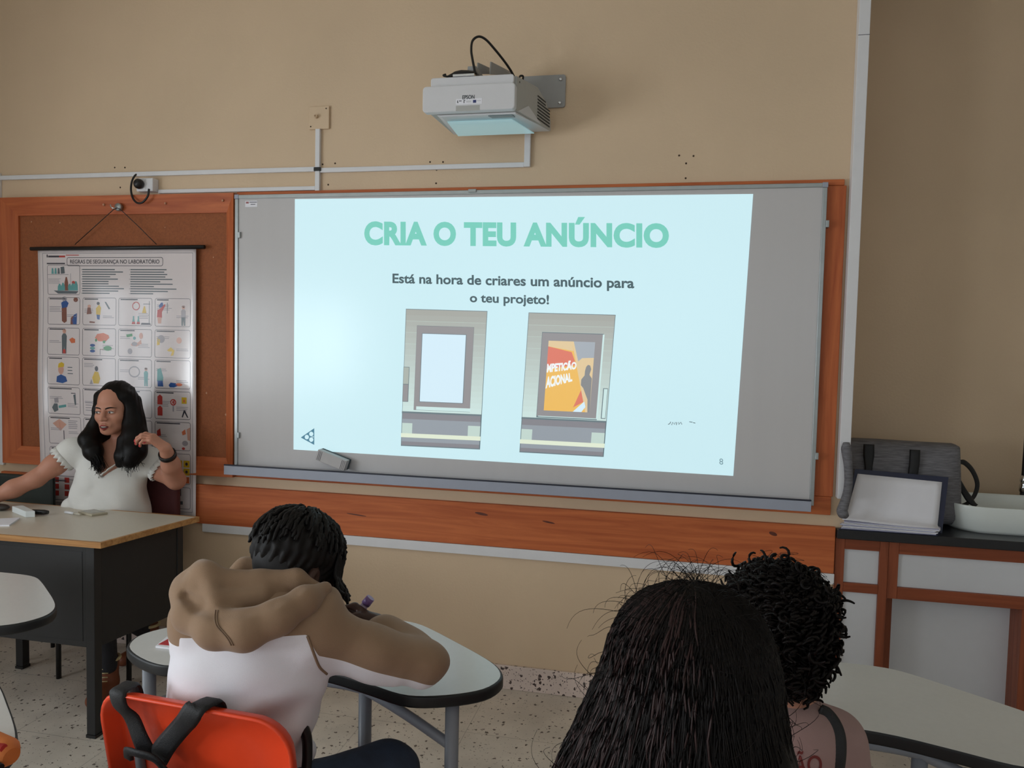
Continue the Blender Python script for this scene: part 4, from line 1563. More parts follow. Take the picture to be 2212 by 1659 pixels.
MB().box(2.6795, XC, 0.0, 0.05, 0.0, 0.0195).build('plinth', M_void, t)
MB().box(XC-0.03, XC, 0.0205, 0.595, 0.0, 0.786).build('end_panel', M_white, t)

# grey bag
M_grey = mat('grey_heather', (112, 110, 114), 0.85, noise=0.32, nscale=60, bump=0.3, bscale=200, stretch=(0.35, 1, 3.5))
t = thing('shoulder_bag', 'grey heather bag with two black straps on the counter, behind the folder', 'bag', (2.95, 0.3, 0.824))


def bag_outline(pts, d):
    return [at(x, y, d) for x, y in pts]


mb = MB()
bp_ = [(1800, 1095), (1797, 1110), (1806, 1121), (1835, 1123), (1900, 1124), (1980, 1127), (2050, 1130), (2072, 1120), (2074, 1060), (2075, 1000), (2075, 966), (2066, 961), (1990, 957), (1900, 951), (1850, 949), (1822, 952), (1804, 954), (1804, 968), (1812, 990), (1817, 1020), (1815, 1050), (1806, 1075)]
YB0 = 0.17
cen = on_y(1940, 1040, YB0)


rim = [on_y(x, y, YB0+0.02) for x, y in bp_]
n = len(rim)
vs = []
for (k, dy) in ((0.96, 0.075), (1.0, 0.045), (1.0, 0.0), (0.97, -0.030), (0.90, -0.050), (0.72, -0.066), (0.45, -0.074), (0.15, -0.076)):
    for p in rim:
        q = cen+(p-cen)*k
        x_ = max(q[0], 2.716)
        vs.append((x_, YB0+dy+max(0, (q[2]-0.83))*0.10+.006*math.sin(14*q[0])*math.sin(11*q[2])*(k < .95), max(q[2], 0.826)))
fs = [(j*n+i, j*n+(i+1) % n, (j+1)*n+(i+1) % n, (j+1)*n+i)[::-1] for j in range(7) for i in range(n)]
fs += [tuple(range(n)), tuple(7*n+i for i in range(n))[::-1]]
mb.add(vs, fs, 0, True)
mb.build('bag_body', M_grey, t)
# the slack left corner sags forward past the end of the wall
P_ = [on_y(x, y, -.062) for x, y in ((1828, 956), (1829, 975), (1832, 1005), (1833, 1040), (1829, 1070), (1822, 1093), (1819, 1106), (1830, 1117))]
MB().tube(smooth_path(P_, 5), np.interp(np.linspace(0, 1, 36), [0, .1, .3, .5, .75, .92, 1], [.012, .021, .016, .016, .020, .021, .010]), 12).build('bag_corner', M_grey, t)
for pxs, w in ((((1880, 961), (1879, 985), (1878, 1010), (1876, 1035)), [.042, .043, .030, .030]), (((1980, 973), (1978, 1000), (1974, 1025), (1972, 1040)), [.040, .040, .038, .036])):
    P_ = [on_y(x, y, 0.092+0.012*i*0) for i, (x, y) in enumerate(pxs)]
    for i, p in enumerate(P_):
        p[1] = 0.092+(p[2]-0.95)*0.10
    ribbon(MB(), smooth_path(P_, 4), w, .006, (1, 0, 0)).build('black_strap', M_nylon, t)
lp = smooth_path([on_y(x, y, d) for x, y, d in ((2070, 998, .20), (2085, 1000, .22), (2102, 1018, .24), (2112, 1045, .25), (2106, 1070, .25), (2090, 1088, .24), (2070, 1095, .22))])
ribbon(MB(), lp, [.02, .022, .024, .026, .024, .02], .004, (0.9, 0.5, 0.1)).build('loop_handle', M_nylon, t)
lp = smooth_path([on_y(x, y, d) for x, y, d in ((2072, 1040, .20), (2085, 1065, .21), (2100, 1085, .21), (2110, 1092, .2))])
ribbon(MB(), lp, [.02, .03, .02], .004, (1, .2, 0.2)).build('strap_end', M_nylon, t)

# open folder propped against the bag, with a wad of papers
M_fnavy = mat('navy_cover', (30, 34, 62), 0.4, noise=0.06)
t = thing('ring_folder', 'open navy folder propped up against the grey bag', 'folder', (2.9, 0.05, 0.824))
cv = [on_y(1847, 1013, 0.085), on_y(2049, 1031, 0.085), on_y(2035, 1152, 0.030), on_y(1829, 1112, 0.036)]
nrm = np.cross(cv[1]-cv[0], cv[3]-cv[0])
nrm /= np.linalg.norm(nrm)
if nrm[1] < 0:
    nrm = -nrm
th = 0.004


def plate(mb, q, th):
    a = [np.array(p) for p in q]
    b = [p+nrm*th for p in a]
    mb.add([tuple(p) for p in a+b], [(0, 1, 2, 3), (7, 6, 5, 4), (0, 4, 5, 1), (1, 5, 6, 2), (2, 6, 7, 3), (3, 7, 4, 0)])
    return mb


plate(MB(), cv, th).build('raised_cover', M_fnavy, t)
lay = [on_z(1804, 1143, 0.826), on_z(1812, 1138, 0.826), on_z(2036, 1160, 0.826), on_z(2022, 1163, 0.826)]
slab(MB(), [(2.684, -0.030), (3.046, -0.032), (3.075, 0.025), (2.715, 0.03)], 0.8245, 0.8275).build('lower_cover', M_fnavy, t)


def inner(u, v):
    return cv[0]*(1-u)*(1-v)+cv[1]*u*(1-v)+cv[2]*u*v+cv[3]*(1-u)*v


t = thing('loose_papers', 'wad of white papers lying in the open navy folder', 'papers', (2.9, 0.0, 0.83))
# upper sheet: up the cover, then curving forward on to the stack
NUU = 14
rows = []
front = [np.array([2.700, -0.018, 0.862]), np.array([3.060, -0.022, 0.846])]
for j in range(10):
    w = j/9
    row = []
    for i in range(NUU+1):
        u = i/NUU
        a = inner(0.035+0.90*u, 0.10)-nrm*.004
        b = inner(0.0+0.94*u, 0.86)-nrm*.006
        c = front[0]*(1-u)+front[1]*u+np.array([0, 0.045, 0.008])
        e = front[0]*(1-u)+front[1]*u
        if w < .62:
            s = w/.62
            p = a*(1-s)+b*s
        else:
            s = (w-.62)/.38
            p = b*(1-s)**2+2*s*(1-s)*c+e*s*s
        row.append(p)
    rows.append(row)
mb = MB()
mb.add([tuple(p) for r_ in rows for p in r_], [(j*(NUU+1)+i, (j+1)*(NUU+1)+i, (j+1)*(NUU+1)+i+1, j*(NUU+1)+i+1) for j in range(9) for i in range(NUU)], 0, True)
mb.build('upper_sheet', M_paper, t, solid=.0012)
random.seed(3)
for k in range(7):
    z0 = 0.8280+k*0.0031
    dx, dy = random.uniform(-.008, .008), random.uniform(-.010, .004)
    mb = MB()
    pts = [(2.698+dx, -0.026+dy*.4), (3.045+dx, -0.030+dy*.4), (3.068+dx, 0.03), (2.716+dx, 0.032)]
    zl = [z0+k*.0014, z0, z0, z0+k*.0014]
    mb.hexa([(x, y, z) for (x, y), z in zip(pts, zl)], [(x, y, z+.0026) for (x, y), z in zip(pts, zl)])
    mb.build('sheet_bundle', M_paper if k % 3 else mat('lilac_paper', (196, 196, 222), .6, noise=.03), t)
mb = MB()
for i, (px, py, px2, py2) in enumerate(((1864, 1076, 1866, 1088), (1861, 1083, 1863, 1097), (1865, 1091, 1866, 1100), (1856, 1098, 1860, 1104), (1852, 1105, 1856, 1108))):
    d = .036+.055*(1100-py)/90+.0
    w = min(1, max(0, (py-1013)/110.0))
    y_ = inner(.1, w)[1]-.0065
    mb.tube([on_y(px, py, y_), on_y(px2, py2, y_-.002)], .0008, 4)
mb.build('pencil_notes', M_ink, t)

# ceramic basin and tap
M_cer = mat('white_ceramic', (222, 226, 222), 0.16, noise=0.01)
t = thing('wash_basin', 'white ceramic basin standing on the black counter', 'basin', (3.44, 0.26, 0.824))
bx, by = 3.44, 0.235
mb = MB()
pts = rrect(-0.31, 0.31, -0.175, 0.175, 0.13, 8)
n = len(pts)
rings = [(0.93, 0.0), (0.96, 0.012), (0.985, 0.055), (1.0, 0.102), (0.995, 0.107), (0.965, 0.106), (0.945, 0.096), (0.88, 0.035), (0.6, 0.018), (0.1, 0.012)]
vs = []
for (k, z) in rings:
    for (x, y) in pts:
        e = 0.0 if k > .9 else 0
        vs.append((bx+x*k, by+y*k, 0.8245+z))
fs = [(j*n+i, j*n+(i+1) % n, (j+1)*n+(i+1) % n, (j+1)*n+i) for j in range(len(rings)-1) for i in range(n)]
fs += [tuple(range(n))[::-1], tuple((len(rings)-1)*n+i for i in range(n))]
mb.add(vs, fs, 0, True)
mb.build('bowl', M_cer, t)
MB().lathe([(.022, 0), (.022, .003), (.012, .005), (.003, .0055)], (bx, by, .838), 'z', 16).build('drain', M_chrome, t)
p = on_y(2207, 1088, 0.46)
t = thing('tap', 'tall dark tap with a chrome joint behind the basin at the right edge', 'tap', (p[0], .46, .824))
MB().lathe([(.024, 0), (.022, .012), (.015, .02), (.013, .11)], (p[0]+.004, .46, .8245), 'z', 18).build('base', M_black, t)
MB().lathe([(.013, 0), (.018, .006), (.018, .03), (.013, .04), (.017, .05), (.014, .075)], (p[0]+.004, .46, .935), 'z', 18).build('chrome_joint', M_chrome, t)
MB().tube(smooth_path([(p[0]+.004, .46, 1.005), (p[0]+.006, .46, 1.15), (p[0]+.008, .46, 1.30), (p[0]+.02, .43, 1.36), (p[0]+.04, .36, 1.385), (p[0]+.05, .29, 1.36), (p[0]+.05, .275, 1.30)]), .0115, 12).build('spout', M_black, t)
MB().tube([(p[0]+.015, .46, .90), (p[0]+.06, .45, .915)], .006, 8).build('lever', M_chrome, t)

# ------------------------------------------------------------------ chair behind the teacher's desk
M_maroon = mat('maroon_upholstery', (84, 34, 36), 0.7, noise=0.1, bump=0.1)
t = thing('teacher_chair', 'dark red upholstered chair of the woman at the desk', 'chair', (-0.42, -0.2, 0))
mb = MB()
pts = rrect(-0.20, 0.20, 0.56, 0.940, 0.06, 6)
n = len(pts)
vs = []
for (k, y) in ((.9, -.082), (1.0, -.094), (1.0, -.114), (.93, -.124), (.5, -.126)):
    vs += [(-0.444+x*k, y, .75+(z-.75)*k) for x, z in pts]
fs = [(j*n+i, j*n+(i+1) % n, (j+1)*n+(i+1) % n, (j+1)*n+i)[::-1] for j in range(4) for i in range(n)]
fs += [tuple(range(n)), tuple(4*n+i for i in range(n))[::-1]]
mb.add(vs, fs, 0, True)
mb.build('backrest', M_maroon, t)
MB().box(-0.64, -0.25, -0.42, -0.12, 0.42, 0.46).build('seat', M_maroon, t, bevel=.015)
for (x, y) in ((-.625, -.11), (-.265, -.11), (-.625, -.42), (-.265, -.42)):
    MB().tube([(x, y, 0), (x, y, .42 if y < -.2 else .60)], .011, 10).build('leg', M_black, t)
# dark chair standing beside it
t = thing('spare_chair', 'dark green backed chair at the left edge, behind the teacher desk', 'chair', (-1.0, -0.2, 0))
MB().box(-1.28, -0.90, -0.15, -0.125, 0.55, 0.845).build('backrest', mat('dark_green', (30, 38, 34), .6, noise=.1), t, bevel=.02)
MB().box(-1.28, -0.90, -0.32, -0.12, 0.42, 0.45).build('seat', MATS['dark_green'], t, bevel=.012)
for (x, y) in ((-1.26, -.137), (-.92, -.137), (-1.26, -.31), (-.92, -.31)):
    MB().tube([(x, y, 0), (x, y, .42 if y < -.2 else .56)], .010, 10).build('leg', M_black, t)
# ------------------------------------------------------------------ soft solids: limbs, heads, cloth grown as one continuous skin
f32 = np.float32


def mk_rot(x=None, y=None, z=None):
    return np.array([x, y, z], float)


class Soft:
    """smooth union of rounded limbs and ellipsoids, meshed on a grid (surface nets)"""

    def __init__(s, res, mtx=None):
        s.res, s.p, s.mtx = res, [], mtx

    def _T(s, c):
        c = np.array(c, float)
        return c if s.mtx is None else s.mtx[:3, :3] @ c+s.mtx[:3, 3]

    def limb(s, a, b, ra, rb, k=0.02, col=None, op='u', loc=False):
        if loc:
            a, b = s._T(a), s._T(b)
            if s.mtx is not None:
                sc = float(np.linalg.norm(s.mtx[:3, 0]))
                ra, rb = ra*sc, rb*sc
        s.p.append(('c', np.array(a, float), np.array(b, float), float(ra), float(rb), k, col, op))
        return s

    def chain(s, pts, rs, k=0.02, col=None, loc=False, op='u'):
        for i in range(len(pts)-1):
            s.limb(pts[i], pts[i+1], rs[i], rs[i+1], k, col, op, loc)
        return s

    def ell(s, c, r, k=0.02, col=None, op='u', rot=None, loc=False):
        """rot: rows are the ellipsoid's own axes"""
        Rm = np.eye(3) if rot is None else np.array(rot, float)
        if loc:
            c = s._T(c)
            sc = float(np.linalg.norm(s.mtx[:3, 0]))
            Rm = Rm @ s.mtx[:3, :3].T/sc
            r = np.array(r, float)*sc
        s.p.append(('e', np.array(c, float), np.array(r, float), Rm, None, k, col, op))
        return s

    @staticmethod
    def dist(p, X, Y, Z):
        if p[0] == 'c':
            a, b, ra, rb = p[1:5]
            ba = b-a
            L = max(float(ba @ ba), 1e-9)
            px, py, pz = X-f32(a[0]), Y-f32(a[1]), Z-f32(a[2])
            h = np.clip((px*f32(ba[0])+py*f32(ba[1])+pz*f32(ba[2]))/f32(L), 0, 1)
            dx, dy, dz = px-h*f32(ba[0]), py-h*f32(ba[1]), pz-h*f32(ba[2])
            return np.sqrt(dx*dx+dy*dy+dz*dz)-(f32(ra)+f32(rb-ra)*h)
        c, r, M = p[1:4]
        px, py, pz = X-f32(c[0]), Y-f32(c[1]), Z-f32(c[2])
        q = [px*f32(M[i][0])+py*f32(M[i][1])+pz*f32(M[i][2]) for i in range(3)]
        k0 = np.sqrt(sum((q[i]/f32(r[i]))**2 for i in range(3)))
        k1 = np.sqrt(sum((q[i]/f32(r[i]**2))**2 for i in range(3)))
        return k0*(k0-1)/np.maximum(k1, f32(1e-6))

    def bounds(s, p):
        if p[0] == 'c':
            m = max(p[3], p[4])
            return np.minimum(p[1], p[2])-m, np.maximum(p[1], p[2])+m
        m = np.sqrt(((p[3]*p[2][:, None])**2).sum(0))
        return p[1]-m, p[1]+m

    def build(s, name, material, parent, base=(0.5, 0.5, 0.5), wrinkle=None, tint=None, field=None, clip=None, smooth=1, tau=0.002, blotch=0.0):
        lo = np.min([s.bounds(p)[0] for p in s.p if p[7] == 'u'], 0)-s.res*3
        hi = np.max([s.bounds(p)[1] for p in s.p if p[7] == 'u'], 0)+s.res*3
        n = np.ceil((hi-lo)/s.res).astype(int)+1
        ax = [(lo[i]+s.res*np.arange(n[i])).astype(f32) for i in range(3)]
        D = np.full(n, 1.0, f32)
        for p in s.p:
            k = p[5]
            b0, b1 = s.bounds(p)
            pad = k*1.2+s.res*3
            i0 = np.maximum(np.floor((b0-pad-lo)/s.res).astype(int), 0)
            i1 = np.minimum(np.ceil((b1+pad-lo)/s.res).astype(int)+1, n)
            if np.any(i1 <= i0):
                continue
            sl = tuple(slice(i0[i], i1[i]) for i in range(3))
            X, Y, Z = ax[0][sl[0]][:, None, None], ax[1][sl[1]][None, :, None], ax[2][sl[2]][None, None, :]
            d = s.dist(p, X, Y, Z).astype(f32)
            cur = D[sl]
            kk = f32(max(k, 1e-5))
            if p[7] == 'u':
                h = np.maximum(kk-np.abs(cur-d), 0)/kk
                D[sl] = np.minimum(cur, d)-h*h*kk*f32(.25)
            else:
                d = -d
                h = np.maximum(kk-np.abs(cur-d), 0)/kk
                D[sl] = np.maximum(cur, d)+h*h*kk*f32(.25)
        if wrinkle is not None:
            near = np.argwhere(np.abs(D) < 0.035)
            pts = lo+near*s.res
            D[near[:, 0], near[:, 1], near[:, 2]] += wrinkle(pts).astype(f32)
        if clip is not None:
            near = np.argwhere(D < s.res*3)
            pts = lo+near*s.res
            cur = D[near[:, 0], near[:, 1], near[:, 2]]
            D[near[:, 0], near[:, 1], near[:, 2]] = np.maximum(cur, clip(pts).astype(f32))
        V, F = nets(D, lo, s.res)
        for _ in range(smooth):
            V = relax(V, F)
        col = np.tile(np.array(base, float), (len(V), 1))
        W = np.ones(len(V))*math.exp(-0.0)
        cols = [p for p in s.p if p[6] is not None and p[7] == 'u']
        if cols:
            for p in cols:
                d = s.dist(p, V[:, 0].astype(f32), V[:, 1].astype(f32), V[:, 2].astype(f32))
                w = np.clip(0.5-(d-tau)/(2*tau), 0, 1)[:, None]
                col = col*(1-w)+np.array(p[6])*w
        if tint is not None:
            col = tint(V, col)
        me = bpy.data.meshes.new(name)
        off = np.array(parent.get('_w', (0, 0, 0))) if parent is not None else np.zeros(3)
        me.vertices.add(len(V))
        me.vertices.foreach_set('co', (V-off).astype(f32).ravel())
        me.loops.add(F.size)
        me.loops.foreach_set('vertex_index', F.astype(np.int32).ravel())
        me.polygons.add(len(F))
        me.polygons.foreach_set('loop_start', np.arange(0, F.size, 4, dtype=np.int32))
        me.polygons.foreach_set('loop_total', np.full(len(F), 4, np.int32))
        me.polygons.foreach_set('use_smooth', np.ones(len(F), bool))
        me.update(calc_edges=True)
        ca = me.color_attributes.new('Col', 'FLOAT_COLOR', 'POINT')
        ca.data.foreach_set('color', np.hstack([col, np.ones((len(V), 1))]).astype(f32).ravel())
        if field is not None:
            fa = me.attributes.new('panel', 'FLOAT', 'POINT')
            fa.data.foreach_set('value', field(V).astype(f32))
        me.materials.append(material)
        o = bpy.data.objects.new(name, me)
        COL.objects.link(o)
        o.parent = parent
        return o


def nets(D, lo, h):
    S = D < 0
    n = D.shape
    c = [S[i:n[0]-1+i, j:n[1]-1+j, k:n[2]-1+k] for i in (0, 1) for j in (0, 1) for k in (0, 1)]
    cnt = sum(x.astype(np.int8) for x in c)
    cells = np.argwhere((cnt > 0) & (cnt < 8))
    idx = np.full((n[0]-1, n[1]-1, n[2]-1), -1, np.int32)
    idx[cells[:, 0], cells[:, 1], cells[:, 2]] = np.arange(len(cells))
    corner = np.array([(i, j, k) for i in (0, 1) for j in (0, 1) for k in (0, 1)])
    vals = np.stack([D[cells[:, 0]+a, cells[:, 1]+b, cells[:, 2]+d] for a, b, d in corner], 1)
    acc = np.zeros((len(cells), 3))
    num = np.zeros(len(cells))
    for a in range(8):
        for b in range(a+1, 8):
            if np.abs(corner[a]-corner[b]).sum() != 1:
                continue
            va, vb = vals[:, a], vals[:, b]
            m = (va < 0) != (vb < 0)
            t = np.where(m, va/np.where(m, va-vb, 1), 0)
            acc += m[:, None]*(corner[a]+t[:, None]*(corner[b]-corner[a]))
            num += m
    V = lo+(cells+acc/num[:, None])*h
    Q = []
    for axis in range(3):
        sl0 = [slice(None)]*3
        sl1 = [slice(None)]*3
        sl0[axis], sl1[axis] = slice(0, -1), slice(1, None)
        A, B = S[tuple(sl0)], S[tuple(sl1)]
        e = np.argwhere(A != B)
        o1, o2 = [(1, 2), (2, 0), (0, 1)][axis]
        ok = (e[:, o1] > 0) & (e[:, o2] > 0) & (e[:, o1] < n[o1]-1) & (e[:, o2] < n[o2]-1)
        e = e[ok]

        def cell(da, db):
            q = e.copy()
            q[:, o1] -= da
            q[:, o2] -= db
            return idx[q[:, 0], q[:, 1], q[:, 2]]
        quad = np.stack([cell(1, 1), cell(0, 1), cell(0, 0), cell(1, 0)], 1)
        flip = ~A[e[:, 0], e[:, 1], e[:, 2]]
        quad[flip] = quad[flip][:, ::-1]
        Q.append(quad)
    F = np.vstack(Q)
    F = F[(F >= 0).all(1)]
    return V, F


def relax(V, F, w=0.5):
    acc = np.zeros_like(V)
    num = np.zeros(len(V))
    for i in range(4):
        for j in (1, 3):
            np.add.at(acc, F[:, i], V[F[:, (i+j) % 4]])
            np.add.at(num, F[:, i], 1)
    return V*(1-w)+w*acc/np.maximum(num, 1)[:, None]


def strands(name, paths, radius, material, parent, sides=4):
    """many hair strands as one mesh; every path has the same number of points, radius is a list per point"""
    P = np.array(paths, float)
    m, k = P.shape[:2]
    T = np.gradient(P, axis=1)
    T /= np.linalg.norm(T, axis=2)[..., None]+1e-9
    ref = np.where(np.abs(T[..., 2:3]) < 0.9, np.array([0, 0, 1.0]), np.array([1.0, 0, 0]))
    U = np.cross(T, ref)
    U /= np.linalg.norm(U, axis=2)[..., None]+1e-9
    W = np.cross(T, U)
    rr = np.array(radius, float)
    rr = np.tile(rr, (m, 1)) if rr.ndim == 1 else rr
    ang = 2*np.pi*np.arange(sides)/sides
    V = P[:, :, None, :]+rr[:, :, None, None]*(np.cos(ang)[None, None, :, None]*U[:, :, None, :]+np.sin(ang)[None, None, :, None]*W[:, :, None, :])
    V = V.reshape(-1, 3)
    base = (np.arange(m)[:, None, None]*k+np.arange(k-1)[None, :, None])*sides
    s = np.arange(sides)[None, None, :]
    s2 = (s+1) % sides
    F = np.stack([base+s, base+s2, base+sides+s2, base+sides+s], -1).reshape(-1, 4)
    me = bpy.data.meshes.new(name)
    off = np.array(parent.get('_w', (0, 0, 0)))
    me.vertices.add(len(V))
    me.vertices.foreach_set('co', (V-off).astype(f32).ravel())
    me.loops.add(F.size)
    me.loops.foreach_set('vertex_index', F.astype(np.int32).ravel())
    me.polygons.add(len(F))
    me.polygons.foreach_set('loop_start', np.arange(0, F.size, 4, dtype=np.int32))
    me.polygons.foreach_set('loop_total', np.full(len(F), 4, np.int32))
    me.polygons.foreach_set('use_smooth', np.ones(len(F), bool))
    me.update(calc_edges=True)
    me.materials.append(material)
    o = bpy.data.objects.new(name, me)
    COL.objects.link(o)
    o.parent = parent
    return o


def frame(origin, yaw, pitch=0.0, roll=0.0, scale=1.0):
    """head frame: local x = the person's right, y = forward, z = up; yaw 0 looks along -y (at the class),
    positive yaw turns towards +x; pitch down is positive"""
    f = np.array([math.sin(yaw), -math.cos(yaw), 0.0])
    f = f*math.cos(pitch)+np.array([0, 0, -math.sin(pitch)])
    r = np.cross(f, np.array([0, 0, 1.0]))
    r /= np.linalg.norm(r)
    u = np.cross(r, f)
    r2 = r*math.cos(roll)+u*math.sin(roll)
    u2 = -r*math.sin(roll)+u*math.cos(roll)
    M = np.eye(4)
    M[:3, 0], M[:3, 1], M[:3, 2], M[:3, 3] = r2*scale, f*scale, u2*scale, origin
    return M


def head(sf, M, k=1.0, skin=None, lips=None, female=True, face=True):
    """adds a head with face, ears and neck root to the soft solid; M is a head frame"""
    old = sf.mtx
    sf.mtx = M
    L = dict(loc=True)
    sf.ell((0, -.012, .038), (.073, .094, .086), .02, **L)                 # cranium
    sf.ell((0, .030, -.030), (.058, .062, .080), .03, **L)                 # face
    for s in (-1, 1):
        sf.limb((s*.054, .000, -.052), (s*.020, .066, -.090), .020, .016, .025, **L)   # jaw
        sf.ell((s*.040, .056, -.028), (.024, .026, .024), .02, **L)        # cheek
        sf.ell((s*.075, -.012, -.012), (.010, .019, .032), .008, **L)      # ear
        sf.ell((s*.082, -.006, -.008), (.006, .010, .018), .006, op='s', **L)
        sf.ell((s*.074, -.006, -.038), (.008, .010, .011), .006, **L)      # lobe
    sf.ell((0, .074, -.092), (.019, .016, .016), .022, **L)                # chin
    if face:
        sf.limb((-.032, .078, .019), (.032, .078, .019), .012, .012, .02, **L)       # brow
        for s in (-1, 1):
            sf.ell((s*.031, .097, -.001), (.019, .017, .012), .014, op='s', **L)     # eye socket
            sf.ell((s*.031, .079, -.002), (.016, .0125, .0115), .006, **L)             # eyeball under its lids
            sf.limb((s*.017, .088, .007), (s*.044, .080, .006), .0042, .004, .004, **L)   # upper lid
        sf.chain([(0, .090, .010), (0, .101, -.012), (0, .113, -.032)], [.008, .0085, .0105], .010, **L)   # nose
        for s in (-1, 1):
            sf.ell((s*.012, .102, -.034), (.008, .010, .008), .008, **L)
        sf.ell((0, .086, -.066), (.026, .010, .020), .016, **L)            # muzzle
        sf.chain([(-.024, .090, -.066), (-.008, .101, -.061), (.008, .101, -.061), (.024, .090, -.066)], [.004, .0058, .0058, .004], .004, col=lips, **L)
        sf.chain([(-.022, .090, -.070), (0, .101, -.0785), (.022, .090, -.070)], [.004, .0066, .004], .004, col=lips, **L)
    sf.mtx = old
    return sf


def hand(sf, wrist, palm_dir, normal, spread_dir, size=1.0, curl=(.5, .5, .5, .5), thumb=(0.4, 0.5), k=0.006, nail=None, thumb_out=1.0, r=1.0):
    """palm and five jointed fingers; normal points out of the back of the hand,
    spread_dir runs across the palm from the little finger to the index finger"""
    d = np.array(palm_dir, float)
    d /= np.linalg.norm(d)
    sd = np.array(spread_dir, float)
    sd -= d*(sd @ d)
    sd /= np.linalg.norm(sd)
    n = np.cross(sd, d)
    if n @ np.array(normal, float) < 0:
        n = -n
    w = np.array(wrist, float)
    S = size
    off = [.031, .0105, -.0105, -.030]
    base = []
    for i in range(4):
        b = w+d*(.082 if i in (1, 2) else .076)*S+sd*off[i]*S
        base.append(b)
        sf.limb(w+sd*off[i]*.55*S+d*.012*S, b, .0155*S*r, .0115*S*r, .012)
    lens = [(.040, .024, .019), (.044, .028, .021), (.041, .026, .020), (.032, .020, .017)]
    rad = [.0088, .0092, .0088, .0078]
    tips = []
    for i in range(4):
        a = curl[i]
        p = base[i]
        ang = 0.0
        dirs = [a*.75, a*1.0, a*.7]
        q0 = p
        fan = sd*(off[i]*1.6)
        for j in range(3):
            ang += dirs[j]
            v = d*math.cos(ang)-n*math.sin(ang)+fan*math.cos(ang)*2.0
            v /= np.linalg.norm(v)
            q1 = q0+v*lens[i][j]*S
            r0 = rad[i]*(1-.09*j)*S*r
            sf.limb(q0, q1, r0, r0*.92, k if j else k*1.3)
            if j == 2:
                if nail is not None:
                    nn = np.cross(np.cross(v, n), v)
                    bd = n*math.cos(ang)+d*math.sin(ang)
                    c = q1-v*.004*S+bd*r0*.55
                    sf.ell(c, (.0062*S, .0088*S, .0045*S), .001, col=nail, rot=[np.cross(v, bd), v, bd])
                tips.append(q1)
            q0 = q1
    t0 = w+sd*.020*S+d*.018*S-n*.004*S
    t1 = w+sd*.042*S*thumb_out+d*.046*S-n*.014*S*(1+thumb[0])
    t2 = t1+(d*.75+sd*(.45-thumb[0])-n*thumb[1])/np.linalg.norm(d*.75+sd*(.45-thumb[0])-n*thumb[1])*.034*S
    t3 = t2+(d*.85+sd*(.15-thumb[0])-n*thumb[1]*1.2)/np.linalg.norm(d*.85+sd*(.15-thumb[0])-n*thumb[1]*1.2)*.027*S
    sf.limb(t0, t1, .016*S*r, .0128*S*r, .012)
    sf.limb(t1, t2, .0120*S*r, .0105*S*r, k)
    sf.limb(t2, t3, .0105*S*r, .0085*S*r, k)
    if nail is not None:
        v = (t3-t2)/np.linalg.norm(t3-t2)
        bd = n-v*(n @ v)
        bd /= np.linalg.norm(bd)
        sf.ell(t3-v*.004*S+bd*.0052*S, (.0068*S, .009*S, .0045*S), .001, col=nail, rot=[np.cross(v, bd), v, bd])
    return tips


def folds(seed, amp, freq, n=7, aniso=(1, 1, 1)):
    rg = np.random.RandomState(seed)
    Dm = rg.normal(size=(n, 3))*np.array(aniso)
    Dm /= np.linalg.norm(Dm, axis=1)[:, None]
    ph = rg.uniform(0, 6.28, n)
    fr = freq*rg.uniform(.6, 1.6, n)

    def fn(P):
        q = P+0.012*np.sin(P[:, [1, 2, 0]]*38+ph[:3])
        o = np.zeros(len(P))
        for i in range(n):
            o += np.sin(q @ Dm[i]*fr[i]+ph[i])
        return amp*o/math.sqrt(n)
    return fn


SKIN_F = lin((194, 136, 112))
M_skin = vcol_mat('light_skin', 0.5, 0.4, sss=0.12, bump=0.05, bscale=700)
M_hair = mat('dark_hair', (15, 11, 10), 0.45, noise=0.3, nscale=60, spec=0.16)
M_hairb = mat('brown_hair', (16, 11, 10), 0.48, noise=0.35, nscale=60, spec=0.14)
M_eyew = mat('eye_white', (214, 206, 200), 0.3, noise=0.02)
M_iris = mat('iris', (40, 24, 16), 0.2, noise=0.1)
M_teeth = mat('teeth', (226, 218, 206), 0.35, noise=0.02)
M_trouser = mat('dark_trousers', (34, 34, 40), 0.8, noise=0.15, bump=0.1)
M_boot = mat('brown_boot', (120, 62, 34), 0.5, noise=0.15)
M_lace = mat('pale_lace', (214, 196, 150), 0.7, noise=0.05)


